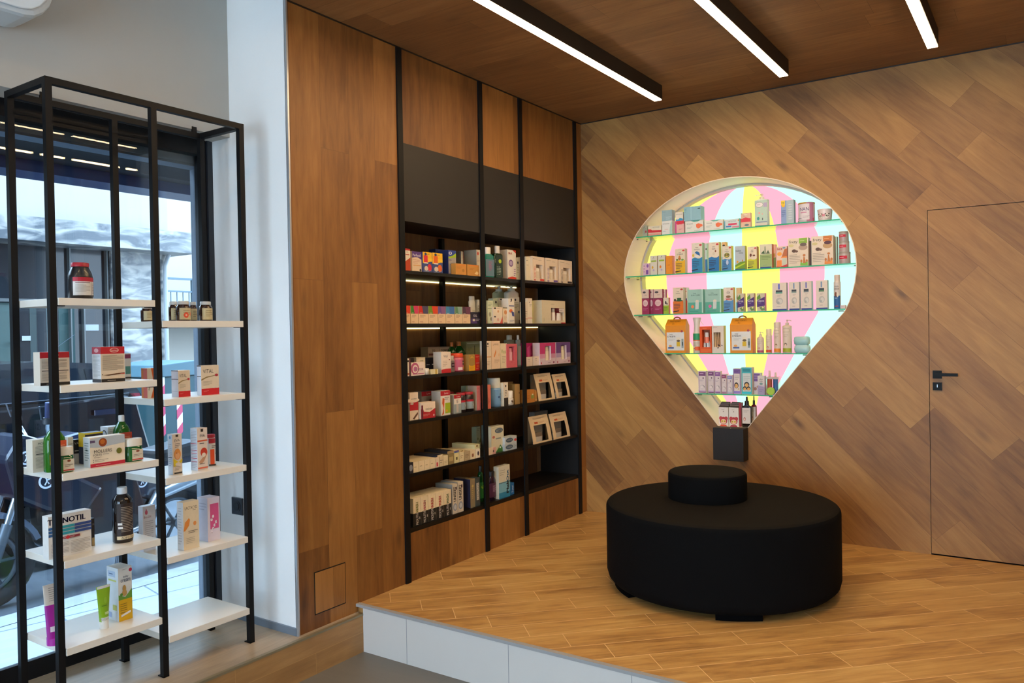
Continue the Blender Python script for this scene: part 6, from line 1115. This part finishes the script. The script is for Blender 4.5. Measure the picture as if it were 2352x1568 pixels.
bw(zl[1], 91, 159, 808, .05, 'red-topped white box with a black foot, half behind the rack post', 'd8cbb8', [(R,0,.82,1,1,'b51c28'),(R,.45,.86,.62,.97,'b51c28'),(T_,'Lanes',.55,.91,.05,'e8c8b0',.2),(R,0,0,1,.09,'1f1a17'),(Ln,0.2,0.8,0.0275,0.0625,1,'cfc8bc'),(Ln,.05,.9,.5,.79,8,'6f665a'),(R,.05,.43,.95,.45,K_),(Ln,.05,.9,.13,.40,8,'8a8070')], d=.05, grp='red-topped boxes on the rack')
bw(zl[1], 231, 285.5, 796, .04, 'red-topped white box with an oval emblem in full view on the rack', 'd6c2a6', [(R,0,.80,1,1,'bb1a26'),(E_,.56,.90,.19,.065,'ecc8b0'),(E_,.56,.90,.165,.052,'bb1a26'),(T_,'Lanes',.56,.90,.06,'ecd4c4',.28),(R,0,0,1,.09,'1c1815'),(Ln,0.25,0.75,0.0275,0.0625,1,'cfc8bc'),(Ln,.06,.94,.33,.77,16,'756a5a'),(Pg,[(.1,.20),(.5,.23),(.98,.255),(.98,.23),(.6,.20),(.3,.18)],'5a3a1e'),(Pg,[(.75,.225),(.98,.24),(.98,.21)],'b8342a'),(E_,.04,.215,.02,.015,K_)], d=.065, side='d9dde0', L=[(R,0,.80,1,1,'b03a48'),(E_,.5,.90,.25,.06,'d8a8a8'),(R,0,0,1,.09,'3a3a40'),(Ln,.1,.9,.14,.78,18,'a8acb0')], grp='red-topped boxes on the rack')
bw(zl[1], 286.5, 300, 811, .17, 'slim white box with a plum top and teal lower part, behind the red-topped box', 'd5d4cf', [(R,0,.80,1,.96,'8a3a5e'),(R,.05,.2,.9,.5,'4a8a86'),(R,0,.03,1,.08,K_)], d=.04)
zz2 = zl[2]
bw(zz2, 74, 127, 1008, .12, 'cream fish-oil box with small print, partly hidden by the rack post', 'd9cfbc', [(T_,'MÖLLER',.5,.88,.08,'2a241c',.85),(Ln,.12,.85,.5,.8,7,'8a8172'),(R,.15,.54,.8,.56,K_),(Ln,.12,.85,.12,.46,9,'8f8676')], d=.05)
vs_item(zz2, 108, 155, 968, .062, 'oil_bottle', 'green fish-oil bottle with an orange label behind the rack post', 'bottle', wall='W', grp='tall green fish-oil bottles', body='2f7a1a', clear=True, cap='dadad4', hc=.86, hs=.58, nw=.27, cw=.30, ry=.026, n=3, band=(.1,.62), lcol='c84f22', deco=[(R,0,0,.35,1,'3f6a22'),(R,0,.1,.35,.5,'b8a02a'),(Ln,.45,.9,.6,.85,3,'e0a88a')])
bw(zz2, 156, 168, 1003.5, .19, 'slim white box edge between the bottle and the dark carton', 'dcd6ca', [(Ln,.1,.9,.6,.8,2,'9a9488'),(R,0,0,1,.1,'d0cabc')], d=.04)
bw(zz2, 169, 186, 1009, .20, 'slim black box with white lettering, lower shelf of the rack', '1b1a1e', [(R,0,0,1,.42,'cfcac0'),(T_,'VAL',.5,.85,.1,'cfcac0',.9),(R,.1,.52,.9,.55,'cfcac0')], d=.03)
bw(zz2, 195, 236, 992.5, .14, 'black and yellow carton behind the fish-oil box', '231d2c', [(R,0,.05,.04,1,'3a3450'),(R,.2,.6,.9,.9,'3a3438'),(R,0,.95,1,1,'d8c22a')], d=.05, side='d8b81a', L=[(R,0,0,1,.55,'2a3048')])
bw(zz2, 248, 281, 979, .19, 'white carton with a dark round seal at the back of the rack', 'd5d7d8', [(Ln,.1,.95,.5,.95,8,'8f9296')], d=.06, L=[(E_,.5,.78,.3,.12,'2a2e34'),(E_,.5,.78,.2,.08,'c8ccd0')])
bw(zz2, 206, 286, 1001, .035, 'wide fish-oil box with a red foot and an amber globe', 'e2d4ba', [(R,0,0,1,.12,'b51c34'),(Ln,0.15,0.75,0.0375,0.0725,1,'e8d8cc'),(Pg,[(0,.68),(0,.95),(.35,1),(1,1),(1,.72),(.6,.68),(.3,.64)],'aeb6ba'),(R,.0,.82,.14,.9,'5a4a68'),(E_,.36,.81,.115,.145,'8f3f12'),(E_,.35,.83,.07,.08,'b8641e'),(T_,'MÖLLERS',.36,.53,.13,'2a2218',.56),(T_,'FORTE',.2,.40,.07,'2a2218',.26),(Ln,.35,.6,.38,.43,1,'6a6252'),(T_,'Omega-3',.2,.32,.06,'6a3a2a',.24),(E_,.82,.46,.08,.10,'6a6a22'),(Ln,.12,.5,.16,.26,2,'8a8070'),(E_,.08,.24,.01,.014,K_),(E_,.08,.18,.01,.014,K_)], d=.05, side='d9dfe0', L=[(Ln,.2,.8,.2,.85,8,'6f8a8c'),(R,.35,.55,.65,.6,'2a4a48')])
vs_item(zz2, 270.5, 304.5, 954, .11, 'oil_bottle', 'green fish-oil bottle with a white cap at the right end of the rack shelf', 'bottle', wall='W', grp='tall green fish-oil bottles', body='2a6a22', clear=True, cap='dfe0dc', hc=.86, hs=.58, nw=.34, cw=.36, ry=.03, n=3, band=(.1,.62), lcol='b8442e', deco=[(R,0,0,1,.5,'9a8a1e'),(Ln,.2,.85,.65,.85,3,'e0a88a')])
for k,(a,b,y,s) in enumerate(((134.5,172.5,1026.5,.014),(293,330.5,1007,.03))):
    vs_item(zz2, a, b, y, s, 'capsule_bottle', ('squat green capsule bottle with a broad white cap next to the rack post','squat green capsule bottle with a broad white cap at the right end')[k], 'bottle', wall='W', grp='squat green capsule bottles', body='14602c', clear=True, cap='dcd8ca', hc=.68, hs=.66, nw=.9, cw=1.0, ry=.022, n=3, capn=3, taper=.96, band=(.05,.52), lcol='d2c8b0', deco=[(E_,.62,.86,.13,.10,'7a3a1e'),(R,.0,0,.2,1,'1a6a30'),(Ln,.3,.9,.35,.6,2,'5a4a3a'),(R,.2,.05,1,.15,'b8342e')])
z4 = zl[3]
bw(z4, 110, 208.5, 1178, .07, 'wide white box with bold navy lettering and blue stripes on the rack', 'dedbd4', [(T_,'T',.04,.86,.13,'2a2c5c',.1),(E_,.17,.86,.06,.07,'c82a2a'),(T_,'NOTIL',.60,.86,.13,'2a2c5c',.7)]+[(R,0,y0,.28,y0+.06,'2f5f94') for y0 in (.52,.60,.68)]+[(R,.28,y0,.6,y0+.06,'2a98a4') for y0 in (.52,.60,.68)]+[(R,.6,y0,1,y0+.06,'2f4a8a') for y0 in (.52,.60,.68)]+[(Pg,[(.2,.64),(.3,.74),(.3,.56)],'c82a3a'),(R,.3,.42,.72,.475,'8a2a34'),(Ln,0.32,0.7,0.432,0.462,1,'e8dcd8'),(E_,.43,.448,.05,.04,'c82a34'),(Ln,.04,.45,.05,.36,9,'a49e98'),(Ln,.5,.96,.05,.36,9,'a49e98')], d=.045)
bw(z4, 209.5, 216.5, 1190, .13, 'small black carton with a gold foot behind the wide white box', '1d1c20', [(R,.1,0,.95,.3,'a08a5a'),(R,.3,.75,.9,.82,'5a5a60')], d=.04)
vs_item(z4, 270.5, 312.5, 1120, .055, 'syrup_bottle', 'tall dark brown syrup bottle with a white cap on the rack', 'bottle', wall='W', body='1c100c', clear=True, cap='d5dade', hc=.88, hs=.74, nw=.5, cw=.5, band=(.05,.72), lcol='2a1a12', deco=[(Ln,.2,.85,.22,.92,16,'a89a88'),(R,.05,.42,.25,.48,'e2e0dc'),(R,.07,.32,.27,.38,'e2e0dc'),(R,0,.03,1,.12,'dcc8a0'),(T_,'ΔΩΡΟ 20%',.5,.075,.06,'3a2a1c',.6)])
z5 = zl[4]
put('W', z5, 104, 155, 1341, .07, squeeze, 'cream_tube', 'magenta tube with a pale upper half standing behind the rack post', 'tube', None, body='9c2490', body2='cfc8bd', split=.62, cap='a82a9a', hcap=.12, capw=.72, d=.035, deco=[(Ln,.2,.85,.68,.95,7,'8f8a82'),(R,.2,.12,.4,.22,'d8d0d8'),(R,.75,.2,.9,.28,'d8c8d8')])
put('W', z5, 226, 259, 1346, .07, squeeze, 'cream_tube', 'lime green tube with a white cap on the lowest rack board', 'tube', None, body='86b41a', body2='8fbc1e', split=.5, cap='e2e4de', hcap=.17, capw=.6, d=.03, deco=[(R,.02,0,.98,.06,'dfe2dc'),(R,.15,.02,.85,.12,'e8eadf'),(Ln,.2,.8,.03,.11,6,K_),(R,.45,.2,.95,.27,'c0d890'),(E_,.55,.6,.12,.08,'9cc43a'),(Ln,.25,.8,.40,.5,1,'5f8a12'),(R,0,.93,1,1,'dfe2dc')])
bw(z5, 270.5, 302, 1302, .10, 'yellow and white baby cream box with a small bear on the lowest rack board', 'e2e1da', [(R,0,0,1,.42,'e0ae12'),(Pg,[(0,.40),(0,.5),(.5,.44),(1,.58),(1,.4)],'6fa03a'),(R,0,0,1,.40,'e0ae12'),(E_,.9,.93,.12,.035,'c8304a'),(Ln,.3,.75,.95,.97,1,'8a8070'),(T_,'baby',.55,.82,.05,'2f3558',.5),(T_,'cream',.52,.755,.055,'2f3558',.7),(E_,.42,.60,.13,.07,'b8904e'),(E_,.42,.52,.18,.06,'c49a58'),(E_,.2,.5,.1,.03,'5a8a34'),(Ln,.1,.6,.14,.34,5,'8a6a14'),(Pg,[(.15,.08),(.85,.13),(.85,.17),(.15,.12)],'e8e4e0')], d=.085, side='dde3e6', L=[(R,.1,.82,.75,.93,'b8c8dc'),(Ln,0.2,0.7,0.85,0.9,1,'2f5a8c'),(R,.15,.74,.85,.77,'c8cc6a'),(R,.5,.2,.85,.3,'c8cc6a'),(R,.0,.05,.4,.15,'a8b8dc')])
z1 = zr[0]
for k,(a,b,y,s,l) in enumerate(((332,357,702,.14,'first brown vitamin jar, half behind the middle rack post'),(395,415.5,692,.13,'brown vitamin jar with a silver lid, left of the group of three'),(415,444,691,.06,'brown vitamin jar with an orange slice on its label, front of the group'),(440,456,693,.17,'brown vitamin jar at the back of the group of three'),(467.5,493.5,692,.07,'brown vitamin jar standing apart at the right end of the rack board'))):
    vs_item(z1, a, b, y, s, 'vitamin_jar', l, 'jar', wall='W', grp='brown vitamin jars with silver lids', body='3a1f10', clear=True, cap='c4c6c4', kind='jar', hc=.84, hs=.70, nw=.74, cw=.80, band=(.08,.66), lcol='c4b68c', deco=[(Ln,.25,.7,.25,.85,4,'7a6a4a'),(Ln,0.675,0.98,0.38,0.62,3,'3a3020')]+([(E_,.42,.38,.16,.24,'d8502e'),(E_,.42,.38,.06,.08,'f0b8a0'),(R,.7,.3,.82,.6,'e0906a')] if k == 2 else []))
z2_ = zr[1]
bw(z2_, 337.5, 360, 845, .15, 'orange and white box with vertical lettering behind the middle post', 'd8cdb8', [(Pg,[(.35,0),(.6,.3),(.55,.7),(.4,1),(1,1),(1,0)],'cf5f1a'),(Pg,[(.6,0),(.7,.25),(1,.3),(1,0)],'dfa01e'),(T_,'Pharmaton',.18,.45,.14,K_,.85,1)], d=.045, side='cf6a5e', L=[(R,.1,0,.35,1,'d8873e')])
VIT = [(T_,'VITAL',.4,.80,.13,'2a2420',.6),(Pg,[(.0,.54),(.3,.62),(.8,.66),(.8,.64),(.3,.58),(0,.49)],'8a7440'),(E_,.86,.66,.10,.045,'a82a34'),(Ln,.1,.6,.32,.48,4,'9a8f7c'),(R,0,0,1,.22,'c4161f'),(E_,.7,.25,.07,.035,'d8ccb8'),(E_,.88,.25,.07,.035,'d8ccb8'),(Ln,.1,.4,.1,.16,2,'e08a80')]
bw(z2_, 409, 436, 850, .06, 'white vitamin box with a red foot, smaller one on the rack', 'dac9ae', VIT, d=.05, side='d4d9e2', L=[(R,0,.97,1,1,'3a3436'),(R,0,.66,1,.68,'3a3436'),(R,.1,.2,.9,.22,'b8bcc4')], grp='white vitamin boxes with a red foot')
bw(z2_, 461.5, 502, 838.5, .05, 'white vitamin box with a red foot, larger one on the rack', 'dac9ae', VIT, d=.03, side='d4d9e2', L=[(R,0,.97,1,1,'3a3436'),(R,0,.63,1,.65,'3a3436')], grp='white vitamin boxes with a red foot')
z3 = zr[2]
bw(z3, 395.5, 417, 996.5, .05, 'slim white cream box with a smiling face on the rack', 'ddd0c0', [(R,.35,.93,.62,.985,K_),(T_,'EVA',.5,.84,.06,'3a3434',.6),(Ln,.25,.8,.66,.78,3,'6a6460'),(E_,.5,.50,.36,.14,'d8924a'),(E_,.5,.46,.24,.08,'e0a878'),(E_,.42,.53,.06,.012,'8a4a34'),(Pg,[(.05,.4),(.3,.36),(.6,.30),(1,.38),(1,.30),(.6,.22),(.1,.2)],'d8c01e'),(E_,.55,.25,.3,.05,'ddd0c0'),(Ln,.15,.8,.1,.2,3,'a89a90'),(R,.1,.02,.95,.055,K_)], d=.035, side='d6dce6', L=[(E_,.5,.92,.2,.04,'6a9ac0'),(Ln,.2,.8,.2,.78,12,'8aa0b8'),(R,.1,.42,.9,.435,K_)])
bw(z3, 452.5, 475.5, 982.5, .05, 'tall white cream box with a red apple and hand picture on the rack', 'dccbba', [(R,.35,.91,.6,.98,K_),(T_,'EVA',.5,.82,.06,'3a3434',.5),(R,0,.68,1,.715,'c8542e'),(Ln,.2,.85,.61,.66,1,K_),(E_,.62,.42,.34,.11,'c03a24'),(Pg,[(.1,.2),(.5,.3),(.9,.35),(.6,.2),(.3,.14)],'b88a68'),(E_,.6,.36,.2,.05,'e6d4c0'),(Ln,.15,.9,.13,.18,1,'6a605a'),(R,.0,.04,1,.07,'d05a3a')], d=.05, side='dbdfe6', L=[(Ln,.1,.9,.05,.95,24,'a4a8b4')]+[(R,.05,y0,.95,y0+.012,'c8405a') for y0 in (.2,.28,.40,.47,.63)])
vs_item(z3, 481, 498, 997.5, .10, 'tablet_tube', 'slim red-capped tablet tube with an orange panel on the rack', 'tube', wall='W', body='d8d0c4', cap='b01c2a', hc=.90, hs=.88, nw=.98, cw=1.02, band=(.02,.88), lcol='d9d0c4', deco=[(R,0,.82,1,1,'b01c2a'),(R,.15,.0,.6,.6,'e4521a'),(R,0,0,1,.05,'2a1a14'),(Ln,.3,.8,.64,.76,2,K_),(R,.7,.42,.9,.46,K_)])
z4r = zr[3]
bw(z4r, 327.5, 356.5, 1161, .17, 'slim white body oil box with a pink drop, half behind the middle post', 'dcdce2', [(E_,.28,.86,.11,.05,'d05a72'),(Pg,[(.2,.88),(.28,.95),(.36,.88)],'d05a72'),(T_,'Bio-Oil',.35,.76,.05,'9a4a58',.55),(Ln,.12,.8,.1,.68,13,'b0b0b8')], d=.035)
bw(z4r, 420, 456, 1151, .035, 'cream intimate wash box with orange petals on the rack', 'decba9', [(T_,'LACTACYD',.5,.87,.06,'3a3028',.78),(Ln,.6,.9,.80,.83,1,'8a7f70'),(Pg,[(.0,.40),(.1,.58),(.35,.66),(.42,.62),(.35,.50),(.1,.40)],'e08a3c'),(E_,.72,.53,.10,.045,'e2924e'),(Ln,.3,.9,.33,.4,2,'5f564a'),(Ln,.15,.7,.12,.26,4,'b4a68e')], d=.045, side='e0e1e2', L=[(Ln,.15,.7,.1,.9,14,'c0c2c4')])
bw(z4r, 476, 504, 1142, .07, 'white box with a pink panel and white flowers at the right of the rack', 'dcd2de', [(R,.2,.28,.9,.86,'d4568a')]+[(E_,.3+.12*(i%4),.22+.07*i,.09,.035,'ece0ea') for i in range(6)]+[(E_,.3+.14*(i%4),.2+.08*i,.03,.012,'4a3a44') for i in range(5)], d=.075, side='d5d6e6', L=[(Ln,.2,.9,.7,.9,3,'b8b8cc')])
